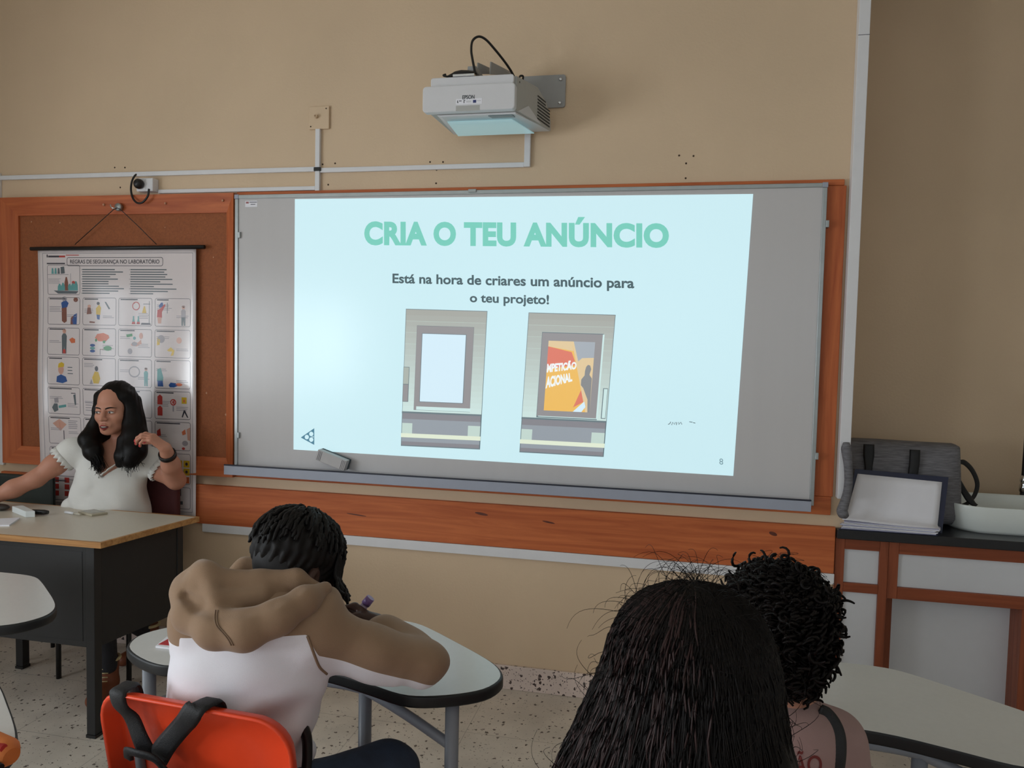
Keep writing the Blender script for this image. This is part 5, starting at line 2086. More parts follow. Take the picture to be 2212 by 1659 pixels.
def two_tone(name, c1, c2, rough=0.9, bump=0.15, bscale=650):
    """cloth sewn from two colours; the mesh's panel field says which"""
    m = bpy.data.materials.new(name)
    m.use_nodes = True
    nt = m.node_tree
    b = nt.nodes['Principled BSDF']
    b.inputs['Roughness'].default_value = rough
    b.inputs['Specular IOR Level'].default_value = .15
    b.inputs['Sheen Weight'].default_value = .2
    a = nt.nodes.new('ShaderNodeAttribute')
    a.attribute_name = 'panel'
    g = nt.nodes.new('ShaderNodeMath')
    g.operation = 'GREATER_THAN'
    g.inputs[1].default_value = 0.0
    nt.links.new(a.outputs['Fac'], g.inputs[0])
    mx = nt.nodes.new('ShaderNodeMix')
    mx.data_type = 'RGBA'
    mx.inputs[6].default_value = (*c2, 1)
    mx.inputs[7].default_value = (*c1, 1)
    nt.links.new(g.outputs[0], mx.inputs[0])
    nt.links.new(mx.outputs[2], b.inputs['Base Color'])
    tc = nt.nodes.new('ShaderNodeTexCoord')
    n2 = nt.nodes.new('ShaderNodeTexNoise')
    n2.inputs['Scale'].default_value = bscale
    nt.links.new(tc.outputs['Object'], n2.inputs['Vector'])
    bp = nt.nodes.new('ShaderNodeBump')
    bp.inputs['Strength'].default_value = bump
    bp.inputs['Distance'].default_value = 0.006
    nt.links.new(n2.outputs['Fac'], bp.inputs['Height'])
    nt.links.new(bp.outputs[0], b.inputs['Normal'])
    return m
from mathutils.bvhtree import BVHTree


def bvh_of(o):
    me = o.data
    off = np.array(o.parent.get('_w', (0, 0, 0))) if o.parent else np.zeros(3)
    return BVHTree.FromPolygons([tuple(np.array(v.co)+off) for v in me.vertices], [tuple(p.vertices) for p in me.polygons])


def drape(points, tree, direction, lift):
    """moves points along the direction on to the surface"""
    out = []
    for p in points:
        d = Vector(direction).normalized() if direction is not None else Vector(np.array(p)-CAM).normalized()
        h = tree.ray_cast(Vector(p)-d*0.5, d)
        q = h[0] if h[0] is not None else Vector(p)
        out.append(np.array(q-d*lift))
    return out


UP = np.array([0, 0, 1.0])
# =================================================================== woman at the desk
O = on_y(249, 884, -0.27)
t = thing('person', 'dark-haired woman in a white blouse seated at the teacher desk, one hand raised', 'person', (O[0], O[1], 0))
HM = frame(O, R(8), R(3), R(-2), 0.95)


def HL(x, y, z):
    return HM[:3, :3] @ np.array([x, y, z])+HM[:3, 3]


lipc = lin((150, 66, 62))
nailc = lin((206, 60, 62))
b = Soft(0.0026)
head(b, HM)
neck0, neck1 = HL(0, -.028, -.06), HL(.0, -.05, -.185)
b.limb(neck0, neck1, .047, .052, .03)
RS, LS = on_y(158, 975, -.315), on_y(318, 992, -.215)
mid = (RS+LS)/2
for S_ in (RS, LS):
    b.limb(neck1+np.array([0, 0, -.01]), S_, .045, .042, .04)
tc = mid+np.array([0.005, .01, -.10])
ax_r = (RS-LS)/np.linalg.norm(RS-LS)
ax_f = np.cross(ax_r, -UP)
ax_f = np.array([math.sin(R(30)), -math.cos(R(30)), 0]) if ax_f[1] > 0 else ax_f
ax_f = ax_f-ax_r*(ax_f @ ax_r)
ax_f /= np.linalg.norm(ax_f)
ax_u = np.cross(ax_f, ax_r)
if ax_u[2] < 0:
    ax_u = -ax_u
TR = np.array([ax_r, ax_f, ax_u])
b.ell(tc, (.145, .085, .16), .05, rot=TR)
b.ell(tc+np.array([.01, .0, -.20]), (.14, .09, .20), .06, rot=TR)
hips = tc+np.array([.01, .015, -.36])
b.ell(hips, (.16, .105, .12), .06, rot=TR)
# her right arm, stretched out over the desk
el = on_y(78, 1034, -.40)
wr = on_z(-30, 1082, .80)
b.chain([RS, RS*.5+el*.5, el], [.046, .043, .037], .03)
b.chain([el, el*.55+wr*.45, wr], [.037, .038, .026], .02)
pd = wr-el
hand(b, wr, (pd[0], pd[1], -.06), UP, (.2, 1, 0), .95, (.25, .2, .22, .3), (.1, .25), nail=nailc)
# her left arm: elbow out, forearm folded up, hand hanging from the wrist
el2 = on_y(380, 1037, -.20)
wr2 = on_y(357, 968, -.345)
b.chain([LS, LS*.5+el2*.5, el2], [.045, .046, .041], .03)
b.chain([el2, el2*.5+wr2*.5, wr2], [.040, .038, .026], .02)
kn = on_y(328, 946, -.375)
hand(b, wr2, kn-wr2, UP*1.0+np.array([0.2, -.5, 0]), np.array([-.35, 1.0, .25]), .90, (.62, .75, .82, .9), (.45, .8), nail=nailc, r=.95)
body = b.build('body', M_skin, t, base=SKIN_F, tau=.0014)
# eyes, brows, lips: thin shells lying on the face
face_tree = bvh_of(body)
FD = HM[:3, :3] @ np.array([0, -1.0, 0])
FD /= np.linalg.norm(FD)


def on_face(x, z, lift):
    h = face_tree.ray_cast(Vector(HL(x, .25, z)), Vector(FD))
    p = np.array(h[0]) if h[0] is not None else HL(x, .09, z)
    return p-FD*lift


def face_patch(name, top, bot, lift, bulge, m, n=12, k=4):
    """patch between an upper and a lower curve of (x, z) points"""
    T_, B_ = smooth_path([(x, z, 0) for x, z in top], 6), smooth_path([(x, z, 0) for x, z in bot], 6)
    I = np.linspace(0, len(T_)-1, n+1).astype(int)
    vs = []
    for i in I:
        for j in range(k+1):
            f_ = j/k
            q = T_[i]*(1-f_)+B_[i]*f_
            vs.append(on_face(q[0], q[1], lift+bulge*math.sin(math.pi*f_)))
    fs = [(i*(k+1)+j, i*(k+1)+j+1, (i+1)*(k+1)+j+1, (i+1)*(k+1)+j) for i in range(n) for j in range(k)]
    return MB().add([tuple(v) for v in vs], fs, 0, True).build(name, m, t)


M_lip = mat('lip_colour', (150, 54, 52), 0.45, noise=.05)
M_mouth = mat('mouth_dark', (52, 20, 20), .6, noise=.05)
for s in (-1, 1):
    X = [s*x for x in (.0165, .023, .031, .039, .0455)]
    face_patch('eye_white', list(zip(X, (-.0045, .0002, .0016, .0006, -.0030))), list(zip(X, (-.0055, -.0072, -.0080, -.0070, -.0042))), .0008, .0012, M_eyew)
    cx = s*.031+.0022
    XI = [cx-.0052, cx-.0026, cx, cx+.0026, cx+.0052]
    face_patch('iris', list(zip(XI, (-.0030, .0008, .0014, .0008, -.0030))), list(zip(XI, (-.0035, -.0072, -.0084, -.0072, -.0035))), .0018, .0010, M_iris)
    face_patch('eyelashes', list(zip(X, (-.0030, .0024, .0040, .0030, -.0010))), list(zip(X, (-.0045, .0002, .0016, .0006, -.0030))), .0022, .0006, M_hair, 12, 2)
    XB = [s*x for x in (.011, .020, .031, .042, .050)]
    face_patch('eyebrow', list(zip(XB, (.0165, .0205, .0225, .0210, .0155))), list(zip(XB, (.0110, .0140, .0165, .0170, .0140))), .0010, .0012, M_hair)
XL_ = (-.022, -.011, -.004, 0, .004, .011, .022)
face_patch('upper_lip', list(zip(XL_, (-.0680, -.0610, -.0585, -.0595, -.0585, -.0610, -.0680))), list(zip(XL_, (-.0690, -.0665, -.0655, -.0655, -.0655, -.0665, -.0690))), .0006, .0024, M_lip)
face_patch('lower_lip', list(zip(XL_, (-.0700, -.0745, -.0755, -.0755, -.0755, -.0745, -.0700))), list(zip(XL_, (-.0710, -.0800, -.0835, -.0840, -.0835, -.0800, -.0710))), .0006, .0028, M_lip)
face_patch('mouth_gap', list(zip(XL_, (-.0690, -.0665, -.0655, -.0655, -.0655, -.0665, -.0690))), list(zip(XL_, (-.0700, -.0745, -.0755, -.0755, -.0755, -.0745, -.0700))), .0006, .0002, M_mouth)
XT = (-.014, -.007, 0, .007, .014)
face_patch('teeth', list(zip(XT, (-.0672, -.0658, -.0655, -.0658, -.0672))), list(zip(XT, (-.0685, -.0706, -.0712, -.0706, -.0685))), .0011, .0003, M_teeth)

# hair: long, parted, falling in front of both shoulders
hs = Soft(0.0036, HM)
L = dict(loc=True)
hs.ell((0, -.026, .043), (.083, .100, .092), .02, **L)
hs.ell((0, -.055, -.03), (.080, .070, .12), .03, **L)
hs.chain([(-.066, .010, .062), (-.083, .004, .0), (-.088, -.012, -.08)], [.028, .024, .036], .025, **L)
hs.chain([(.066, .012, .062), (.080, .022, .0), (.086, .030, -.07)], [.026, .015, .020], .02, **L)
hs.ell((0, .085, -.035), (.060, .050, .098), .012, op='s', **L)
hs.ell((0.0, .090, .028), (.050, .034, .045), .014, op='s', **L)
hs.ell((-.056, .055, -.02), (.022, .045, .06), .010, op='s', **L)
hs.ell((-.080, .0, -.030), (.014, .016, .022), .008, op='s', **L)
lf = [on_y(*q) for q in ((282, 868, -.235), (288, 910, -.255), (292, 945, -.285), (290, 975, -.32), (280, 995, -.345))]
hs.chain(lf, [.040, .045, .050, .048, .034], .03)
hs.chain([on_y(*q) for q in ((262, 950, -.32), (262, 985, -.345), (258, 1003, -.352))], [.018, .026, .016], .02)
rf = [on_y(*q) for q in ((203, 925, -.30), (193, 950, -.33), (202, 976, -.355), (214, 1002, -.372))]
hs.chain(rf, [.026, .038, .036, .012], .03)
hs.chain([HL(.088, .02, -.05), rf[0], rf[1]], [.018, .024, .036], .02)
hs.chain([HL(0, -.085, -.10), HL(0, -.095, -.20)], [.07, .05], .04)
hs.chain([HL(.055, -.01, -.07), HL(.060, .0, -.12), rf[1]], [.022, .030, .034], .02)
rg = np.random.RandomState(4)


def hairgrain(P):
    q = (P-HM[:3, 3]) @ HM[:3, :3]
    a = np.arctan2(q[:, 0], q[:, 1]+.15)
    w = np.clip((.03-q[:, 1])/.04, .15, 1)
    return w*(.0016*np.sin(a*70+q[:, 2]*9)+.0013*np.sin(a*31+2+q[:, 2]*14)+.0012*np.sin(q[:, 2]*60+a*12))


hair = hs.build('hair', M_hair, t, base=(0, 0, 0), wrinkle=hairgrain)
paths = []
for chain_, rad in ((lf, .046), (rf, .034)):
    for k in range(130):
        o = rg.normal(size=3)
        o = o/np.linalg.norm(o)*rad*rg.uniform(.55, 1.02)*(.8 if chain_ is rf else .95)
        P_ = [np.array(c)+o*(1+.02*i)+rg.normal(size=3)*.003 for i, c in enumerate(chain_[1:])]
        P_.append(P_[-1]+np.array([rg.normal()*.010, 0, -.012-abs(rg.normal())*.010]))
        q = smooth_path(P_, 6)
        paths.append(q[np.linspace(0, len(q)-1, 16).astype(int)])
strands('hair_strands', paths, np.linspace(.0022, .0008, len(paths[0])), M_hair, t)

# blouse: gathered cap sleeves, V neck
M_blouse = mat('white_blouse', (226, 223, 218), 0.8, noise=0.02, bump=0.12, bscale=500, sheen=.2)
bl = Soft(0.0045)
bl.ell(tc+ax_f*.004, (.158, .100, .168), .05, rot=TR)
bl.ell(tc+np.array([.012, -.004, -.10])+ax_f*.03, (.132, .088, .10), .05, rot=TR)
bl.ell(tc+np.array([.01, .0, -.22]), (.160, .112, .18), .06, rot=TR)
bl.ell(tc+np.array([-.02, -.03, -.29]), (.180, .105, .10), .05, rot=TR)
bl.limb(on_y(190, 1050, -.33), on_y(160, 1100, -.33), .05, .05, .04)
for S_, E_ in ((RS, el), (LS, el2)):
    bl.limb(neck1+np.array([0, .0, -.012]), S_, .047, .056, .04)
    bl.limb(S_, S_+(E_-S_)/np.linalg.norm(E_-S_)*.13, .058, .060, .03)
for q_, r_ in ((((140, 1078, -.41), (175, 1086, -.43), (215, 1092, -.44), (250, 1092, -.43)), .007), (((300, 1035, -.32), (275, 1060, -.37), (245, 1075, -.41)), .006), (((165, 1010, -.36), (172, 1040, -.40), (176, 1065, -.42)), .006), (((300, 1075, -.34), (270, 1094, -.39), (240, 1104, -.41)), .006)):
    bl.chain([on_y(*p) for p in q_], [r_*.6]+[r_]*(len(q_)-2)+[r_*.6], .016, op='s')
V0 = on_y(217, 1033, -.36)
nl, nr = on_y(196, 975, -.33), on_y(292, 985, -.30)
fold1 = folds(3, .0065, 40, 8, (1, 1, .5))


def blouse_clip(P):
    """removes what lies above the V neck"""
    zz = np.interp(P[:, 0], [nl[0]-.02, nl[0], V0[0], V0[0]+.035, nr[0], nr[0]+.03], [neck1[2]+.06, nl[2], V0[2], V0[2]+.030, nr[2]-.005, neck1[2]+.06])
    front = P[:, 1]-(mid[1]+.02)
    r_ = np.minimum(P[:, 2]-zz, -front*1.0)
    for S_, E_ in ((RS, el), (LS, el2)):
        d_ = (E_-S_)/np.linalg.norm(E_-S_)
        al = (P-S_) @ d_
        pr = np.linalg.norm(P-S_-np.outer(al, d_), axis=1)
        r_ = np.maximum(r_, np.minimum(al-(.040 if S_ is RS else .062), .085-pr))
    return r_


def blouse_fold(P):
    w = np.clip((tc[2]+.03-P[:, 2])/.25, 0, 1)
    g = fold1(P)*(.55+1.2*w)
    g += .0095*np.sin((P[:, 0]*.9+P[:, 2]*.75)*46+1.5*np.sin(P[:, 0]*20))*w
    return g


blouse = bl.build('blouse', M_blouse, t, wrinkle=blouse_fold, clip=blouse_clip)
# ruffles round the sleeve openings and the neckline


def ruffle(path, out, w, amp, n, name):
    P_ = smooth_path(path, 14)
    m_ = len(P_)
    vs, fs = [], []
    for i in range(m_):
        o = np.array(out[min(len(out)-1, int(i/m_*len(out)))], float)
        a = amp*math.sin(i/m_*n*6.283)
        vs += [tuple(P_[i]), tuple(P_[i]+o*w*.6+np.array([a*.6, a*.5, a*.3])), tuple(P_[i]+o*w+np.array([a, a, a*.5]))]
    for i in range(m_-1):
        for j in range(2):
            fs.append((i*3+j, i*3+j+1, i*3+3+j+1, i*3+3+j))
    MB().add(vs, fs, 0, True).build(name, M_blouse, t, solid=.0018)


for S_, E_ in ((RS, el), (LS, el2)):
    d_ = (E_-S_)/np.linalg.norm(E_-S_)
    p_ = np.cross(d_, UP)
    p_ /= np.linalg.norm(p_)
    q_ = np.cross(d_, p_)
    ring = [S_+d_*(.036 if S_ is RS else .058)+(p_*math.cos(a)+q_*math.sin(a))*.060 for a in np.linspace(0, 6.283, 25)]
    ruffle(ring, [d_], .026, .004, 17, 'sleeve_ruffle')
ruffle([nl+np.array([0, -.012, .01]), (nl+V0)/2+np.array([0, -.012, 0]), V0+np.array([0, -.006, 0])], [(.25, -.5, .3)], .014, .003, 6, 'neck_ruffle')
ruffle([V0+np.array([.01, -.006, .012]), V0+np.array([.04, -.012, .032]), nr+np.array([-.02, -.02, .0]), nr+np.array([.01, -.012, .01])], [(-.1, -.5, .4)], .012, .003, 7, 'neck_ruffle')
# watch band
a_ = (wr2*.80+el2*.20)
d_ = (wr2-el2)/np.linalg.norm(wr2-el2)
p_ = np.cross(d_, UP)
p_ /= np.linalg.norm(p_)
q_ = np.cross(d_, p_)
ring = [a_+(p_*math.cos(x)+q_*math.sin(x))*.0325 for x in np.linspace(0, 6.283, 29)[:-1]]
vs = [tuple(p+d_*h) for h in (-.012, .012) for p in ring]+[tuple(a_+(p-a_)*1.14+d_*h) for h in (.010, -.010) for p in ring]
n = 28
fs = [(j % 4*n+i, j % 4*n+(i+1) % n, (j+1) % 4*n+(i+1) % n, (j+1) % 4*n+i)[::-1] for j in range(4) for i in range(n)]
MB().add(vs, fs, 0, True).build('watch_band', M_black, t)
# legs under the desk
lg = Soft(0.010)
for s, foot in ((1, on_z(226, 1478, .05)), (-1, np.array([-.42, -.13, .05]))):
    hp_ = hips+ax_r*(-.08*s)+UP*-.02
    kn_ = np.array([foot[0]+.02*s, -.56, .50])
    lg.chain([hp_, kn_], [.085, .06], .04)
    lg.chain([kn_, (foot[0], foot[1]+.02, .12)], [.056, .038], .02)
lg.build('trousers', M_trouser, t)
for foot, yaw_ in ((on_z(226, 1478, .05), .3), (np.array([-.42, -.13, .05]), -.2)):
    d_ = np.array([math.sin(yaw_), -math.cos(yaw_), 0])
    sh = Soft(0.006)
    sh.chain([(foot[0]-d_[0]*.04, foot[1]-d_[1]*.04, .04), (foot[0]+d_[0]*.11, foot[1]+d_[1]*.11, .03)], [.040, .030], .02)
    sh.limb((foot[0]-d_[0]*.03, foot[1]-d_[1]*.03, .05), (foot[0]-d_[0]*.035, foot[1]-d_[1]*.035, .145), .043, .044, .02)
    ob = sh.build('boot', M_boot, t, clip=lambda P: np.maximum(.004-P[:, 2], P[:, 2]-.155))
    mb = MB()
    for i in range(6):
        z = .055+i*.016
        c = foot+d_*(.030-.004*i)
        sd = np.array([-d_[1], d_[0], 0])
        mb.tube([np.array([c[0], c[1], z])+sd*.020-d_*.006, np.array([c[0], c[1], z+.004])+d_*.004, np.array([c[0], c[1], z+.006])-sd*.020-d_*.006], .0025, 6)
    mb.build('boot_lacing', M_lace, t)
    MB().tube([np.array([foot[0], foot[1], .150])-d_*.035+np.array([math.cos(x)*.046, math.sin(x)*.046, 0]) for x in np.linspace(0, 6.283, 21)], .007, 8).build('boot_collar', M_lace, t)
# =================================================================== boy in the hoodie
SKIN_D = lin((72, 48, 40))
M_skind = vcol_mat('brown_skin', 0.45, 0.4, bump=0.04, bscale=700)
BEI, WHI = lin((150, 122, 98)), lin((238, 236, 242))
M_hood = two_tone('hoodie_fleece', BEI, WHI)
M_jeans = mat('dark_jeans', (40, 52, 72), 0.8, noise=0.22, nscale=30, bump=0.15, bscale=500)
M_twist = mat('black_twists', (18, 14, 13), 0.6, noise=0.3, nscale=60, spec=.25)
hc = at(634, 1240, 1.68)
t = thing('person', 'boy in a beige and white hoodie leaning over his table, seen from behind', 'person', (hc[0], hc[1], 0))
HM = frame(hc, R(158), R(30), R(4), 1.0)
nk = at(606, 1290, 1.665)
bs = Soft(0.0045)
head(bs, HM, lips=lin((96, 58, 52)))
bs.limb(HL(0, -.03, -.05), nk, .048, .055, .03)
# right hand holding a marker, left hand flat on the table
Rsh, Rel, Rwr = at(682, 1356, 1.60), at(916, 1445, 1.665), at(814, 1352, 1.825)
Lsh, Lel, Lwr = at(428, 1345, 1.60), at(420, 1396, 1.70), at(510, 1405, 1.80)
hand(bs, Rwr, at(775, 1325, 1.84)-Rwr, np.array([.25, .9, .35]), at(770, 1300, 1.83)-at(800, 1345, 1.87), .86, (1.0, 1.15, 1.25, 1.3), (.55, .55), r=.95)
bs.limb(Rwr*.75+Rel*.25, Rwr, .028, .024, .02)
hand(bs, Lwr, (1, .45, -.02), UP, (-.3, 1, 0), .86, (.3, .25, .25, .3), (.2, .3))
bs.limb(Lwr*.75+Lel*.25, Lwr, .028, .024, .02)
bs.limb(nk, at(560, 1400, 1.66), .055, .08, .03)
bs.limb(at(580, 1390, 1.64), Rsh, .03, .03, .01)
bs.limb(Rsh, Rel, .028, .026, .01)
bs.limb(Rel, Rwr, .026, .024, .01)
bs.limb(at(520, 1390, 1.64), Lsh, .03, .03, .01)
bs.limb(Lsh, Lel, .028, .026, .01)
bs.limb(Lel, Lwr, .026, .024, .01)
bs.build('body', M_skind, t, base=SKIN_D)
mb = MB()
for s in (-1, 1):
    mb.ball(HL(s*.031, .0835, -.002), .0098, 12)
mb.build('eyes', M_eyew, t)

# hair: rounded cap of short twists with a tapered nape
cp = Soft(0.0045, HM)
cp.ell((0, -.012, .052), (.088, .108, .092), .02, **L)
cp.ell((0, .10, -.045), (.10, .062, .10), .010, op='s', **L)
cp.ell((0, -.06, -.10), (.12, .10, .070), .02, op='s', **L)
for s_ in (-1, 1):
    cp.ell((s_*.092, .0, -.02), (.030, .040, .050), .01, op='s', **L)
rg = np.random.RandomState(8)


def twistgrain(P):
    q = (P-HM[:3, 3]) @ HM[:3, :3]
    r_ = np.linalg.norm(q[:, :2], axis=1)
    a = np.arctan2(q[:, 0], q[:, 1])
    return .0026*np.sin(a*30+2*np.sin(q[:, 2]*40))*np.clip(r_/.05, 0, 1)+.0022*np.sin(q[:, 2]*170+a*9)*np.sin(a*21)


cp.build('hair', M_twist, t, wrinkle=twistgrain)
fade = Soft(0.0045, HM)
fade.ell((0, -.014, .030), (.0755, .0965, .088), .02, **L)
fade.ell((0, .105, -.03), (.10, .075, .12), .006, op='s', **L)
fade.ell((0, .02, -.10), (.1, .12, .055), .01, op='s', **L)
fade.build('nape_fade', mat('shaved_hair', (24, 22, 24), .7, noise=.2, nscale=150), t)
paths = []
for i in range(300):
    # roots on the crown, running down over the head and hanging free at the rim
    a = rg.uniform(0, 6.283)
    th = math.acos(rg.uniform(.05, 1.0))
    pts = []
    L_ = rg.uniform(.35, .7)
    for j in range(9):
        tt = th+L_*j/8
        w = 1.03+.015*math.sin(i)
        x, y, z = .090*math.sin(tt)*math.sin(a), -.012+.110*math.sin(tt)*math.cos(a), .050+.095*math.cos(tt)
        if tt > 1.55:
            z = .050-(.095*(tt-1.55))
            x, y = .090*math.sin(a)*1.0, -.012+.110*math.cos(a)
        pts.append(HL(x*w, y*w, z)+rg.normal(size=3)*.0012)
    if pts and not (-.2 < 0):
        pass
    yl = math.cos(a)
    if yl < -.35 and th+L_ > 1.75:
        continue
    if abs(abs(a)-1.57) < .75 and th+L_ > 1.62 or abs(a-4.71) < .75 and th+L_ > 1.62:
        continue
    paths.append(pts)
strands('twists', paths, [.0035, .0040, .0042, .0042, .0042, .0042, .004, .0036, .0022], M_twist, t, 6)
paths = []
for i in range(34):                                   # locks hanging over the brow and by the temples
    f_ = i/33
    a = -1.25+2.5*f_
    x, y = .090*math.sin(a), -.006+.108*math.cos(a)
    ln = .026+.018*rg.rand()
    if i % 5 == 0:
        ln += .012
    p0 = HL(x, y, .055)
    p1 = HL(x*1.05, y*1.05, .020)
    pts = [p0, p1]
    for j in range(1, 6):
        pts.append(p1+(-UP*ln*j/5)*.85+(HM[:3, :3] @ np.array([x, y, -.04]))*(.25*j/5)+rg.normal(size=3)*.0016)
    paths.append(smooth_path(pts, 2))
strands('fringe_locks', paths, np.array([.004]*9+[.0042, .004, .0038, .003])[:len(paths[0])], M_twist, t, 6)

# hoodie: torso, raglan sleeves, hood
hd = Soft(0.0055)
rows3 = np.array([CR, CF, CU])
hd.ell(at(548, 1430, 1.615), (.165, .112, .13), .05, WHI, rot=rows3)
hd.ell(at(520, 1545, 1.640), (.148, .100, .14), .06, WHI, rot=rows3)
hd.ell(at(530, 1660, 1.68), (.122, .10, .13), .05, WHI, rot=rows3)
hd.limb(at(470, 1480, 1.60), at(450, 1600, 1.65), .085, .08, .04, WHI)
hd.limb(at(620, 1480, 1.61), at(600, 1610, 1.65), .065, .065, .05, WHI)
hd.ell(at(560, 1345, 1.60), (.130, .090, .050), .04, BEI, rot=rows3)
hd.limb(at(600, 1330, 1.60), Rsh, .060, .070, .035, BEI)
hd.limb(at(520, 1330, 1.60), Lsh, .060, .055, .035, BEI)
hd.ell(at(705, 1315, 1.615), (.042, .055, .050), .03, BEI, rot=rows3)
hd.chain([Rsh, at(795, 1408, 1.63), Rel], [.066, .052, .050], .03, BEI)
hd.limb(at(705, 1418, 1.60), at(850, 1446, 1.64), .040, .034, .03, BEI)
hd.chain([Rel, at(880, 1408, 1.75), Rwr*.84+Rel*.16], [.050, .041, .031], .02, BEI)
hd.chain([Lsh, Lel], [.054, .044], .03, BEI)
hd.chain([Lel, Lwr*.85+Lel*.15], [.042, .034], .02, BEI)
fh = folds(9, .0072, 28, 8)
ua = (Rel-Rsh)/np.linalg.norm(Rel-Rsh)
ulen = np.linalg.norm(Rel-Rsh)


def hood_fold(P):
    s_ = (P-Rsh) @ ua
    arm = np.clip(s_/.05, 0, 1)*np.clip((P @ CR-(Rsh @ CR)+.02)/.04, 0, 1)
    g = fh(P)*(.6+.4*arm)
    # long creases fanning from the armpit along the sleeve
    q = (P-Rsh)
    v_ = q @ CU
    g += arm*.0100*np.sin(s_*20+v_*34)*np.sin(v_*30+.6)
    # diagonal drag lines over the lower back
    w = 1-arm
    u_, v2 = (P-at(700, 1460, 1.6)) @ CR, (P-at(700, 1460, 1.6)) @ CU
    g += w*.0090*np.sin((u_*.55-v2)*58+.5)*np.exp(-((u_+.06)/.13)**2)*np.clip((-v2+.01)/.05, 0, 1)
    return g


def plane2(a_, b_):
    """signed distance from the line a-b in the plane of the back (positive on its right)"""
    A2, B2 = np.array([(a_-CAM) @ CR, (a_-CAM) @ CU]), np.array([(b_-CAM) @ CR, (b_-CAM) @ CU])
    d2 = (B2-A2)/np.linalg.norm(B2-A2)
    return lambda V: ((V-CAM) @ CR-A2[0])*(-d2[1])+((V-CAM) @ CU-A2[1])*d2[0]


seam_r = plane2(at(664, 1372, 1.52), at(706, 1458, 1.54))       # raglan seam of the right sleeve
yoke = plane2(at(480, 1388, 1.50), at(664, 1372, 1.52))         # lower edge of the beige yoke
under_r = plane2(at(686, 1414, 1.54), at(880, 1474, 1.60))      # white strip under the right sleeve
seam_l = plane2(at(386, 1420, 1.55), at(398, 1330, 1.55))       # left sleeve


def hood_panel(V):
    """positive on the beige cloth, negative on the white"""
    q = V-CAM
    x_, y_, z_ = q @ CR, q @ CU, q @ CF
    sr = seam_r(V)
    low = y_-((at(700, 1500, 1.6)-CAM) @ CU)
    arm = np.minimum(sr, low)
    arm = np.minimum(arm, np.maximum(under_r(V), z_-1.72))
    top = np.minimum(-sr, yoke(V))
    left = np.minimum(seam_l(V), V[:, 2]-.915)
    front = np.minimum(z_-1.72, V[:, 2]-.70)
    return np.maximum(np.maximum(arm, top), np.maximum(left, front))


hoodie = hd.build('hoodie', M_hood, t, base=WHI, wrinkle=hood_fold, field=hood_panel)
ho = Soft(0.0045)
ho.ell(at(530, 1300, 1.60), (.120, .060, .045), .03, rot=rows3)
ho.chain([at(397, 1283, 1.575), at(412, 1328, 1.53), at(462, 1360, 1.495), at(530, 1362, 1.490), at(600, 1334, 1.510), at(656, 1298, 1.55), at(700, 1272, 1.60)], [.024, .034, .036, .036, .034, .028, .016], .02)
ho.chain([at(400, 1264, 1.60), at(440, 1229, 1.585), at(482, 1248, 1.575), at(560, 1252, 1.585), at(640, 1248, 1.60), at(688, 1272, 1.62)], [.020, .018, .018, .018, .018, .014], .015)
ho.limb(at(447, 1238, 1.565), at(463, 1302, 1.512), .022, .010, .02)
ho.limb(at(447, 1238, 1.565), at(408, 1280, 1.56), .022, .020, .02)
ho.limb(at(463, 1300, 1.520), at(425, 1290, 1.54), .010, .016, .02)
ho.limb(at(463, 1300, 1.525), at(570, 1282, 1.56), .010, .016, .02)
ho.limb(at(470, 1260, 1.565), at(640, 1262, 1.60), .016, .018, .02)
ho.chain([at(400, 1286, 1.535), at(428, 1304, 1.500), at(464, 1318, 1.468), at(530, 1312, 1.468), at(592, 1292, 1.485), at(640, 1268, 1.520), at(672, 1252, 1.555)], [.008, .012, .013, .013, .012, .010, .005], .012, op='s')
ho.ell(at(570, 1222, 1.685), (.090, .060, .030), .008, op='s', rot=rows3)
ho.chain([at(505, 1252, 1.70), at(530, 1226, 1.715), at(562, 1226, 1.72), at(590, 1250, 1.71)], [.022, .020, .020, .02], .02)
ho.ell(at(468, 1222, 1.61), (.020, .03, .012), .006, op='s', rot=rows3)
fo = folds(14, .0034, 34, 7)
hood = ho.build('hood', M_hood, t, base=BEI, wrinkle=fo, field=lambda V: np.ones(len(V)))
tree = bvh_of(hood)
for dx in (-2.5, 2.5):
    pts = [at(468+dx, 1318, 1.5), at(466+dx, 1335, 1.5), at(470+dx, 1352, 1.5), at(482+dx, 1366, 1.5), at(494+dx, 1380, 1.5), at(502+dx, 1394, 1.5)]
    MB().tube(drape(smooth_path(pts, 4), tree, None, .0005), .0013, 6).build('hood_stitching', mat('stitching_%d' % (dx > 0), (122, 98, 78), .9, noise=.05), t)
tree = bvh_of(hoodie)
pts = [at(664, 1374, 1.6), at(672, 1395, 1.6), at(681, 1420, 1.6), at(691, 1442, 1.6), at(706, 1456, 1.6)]
MB().tube(drape(smooth_path(pts, 4), tree, None, .0006), .0028, 6).build('raglan_seam', mat('seam_beige', (138, 112, 90), .9, noise=.05), t)

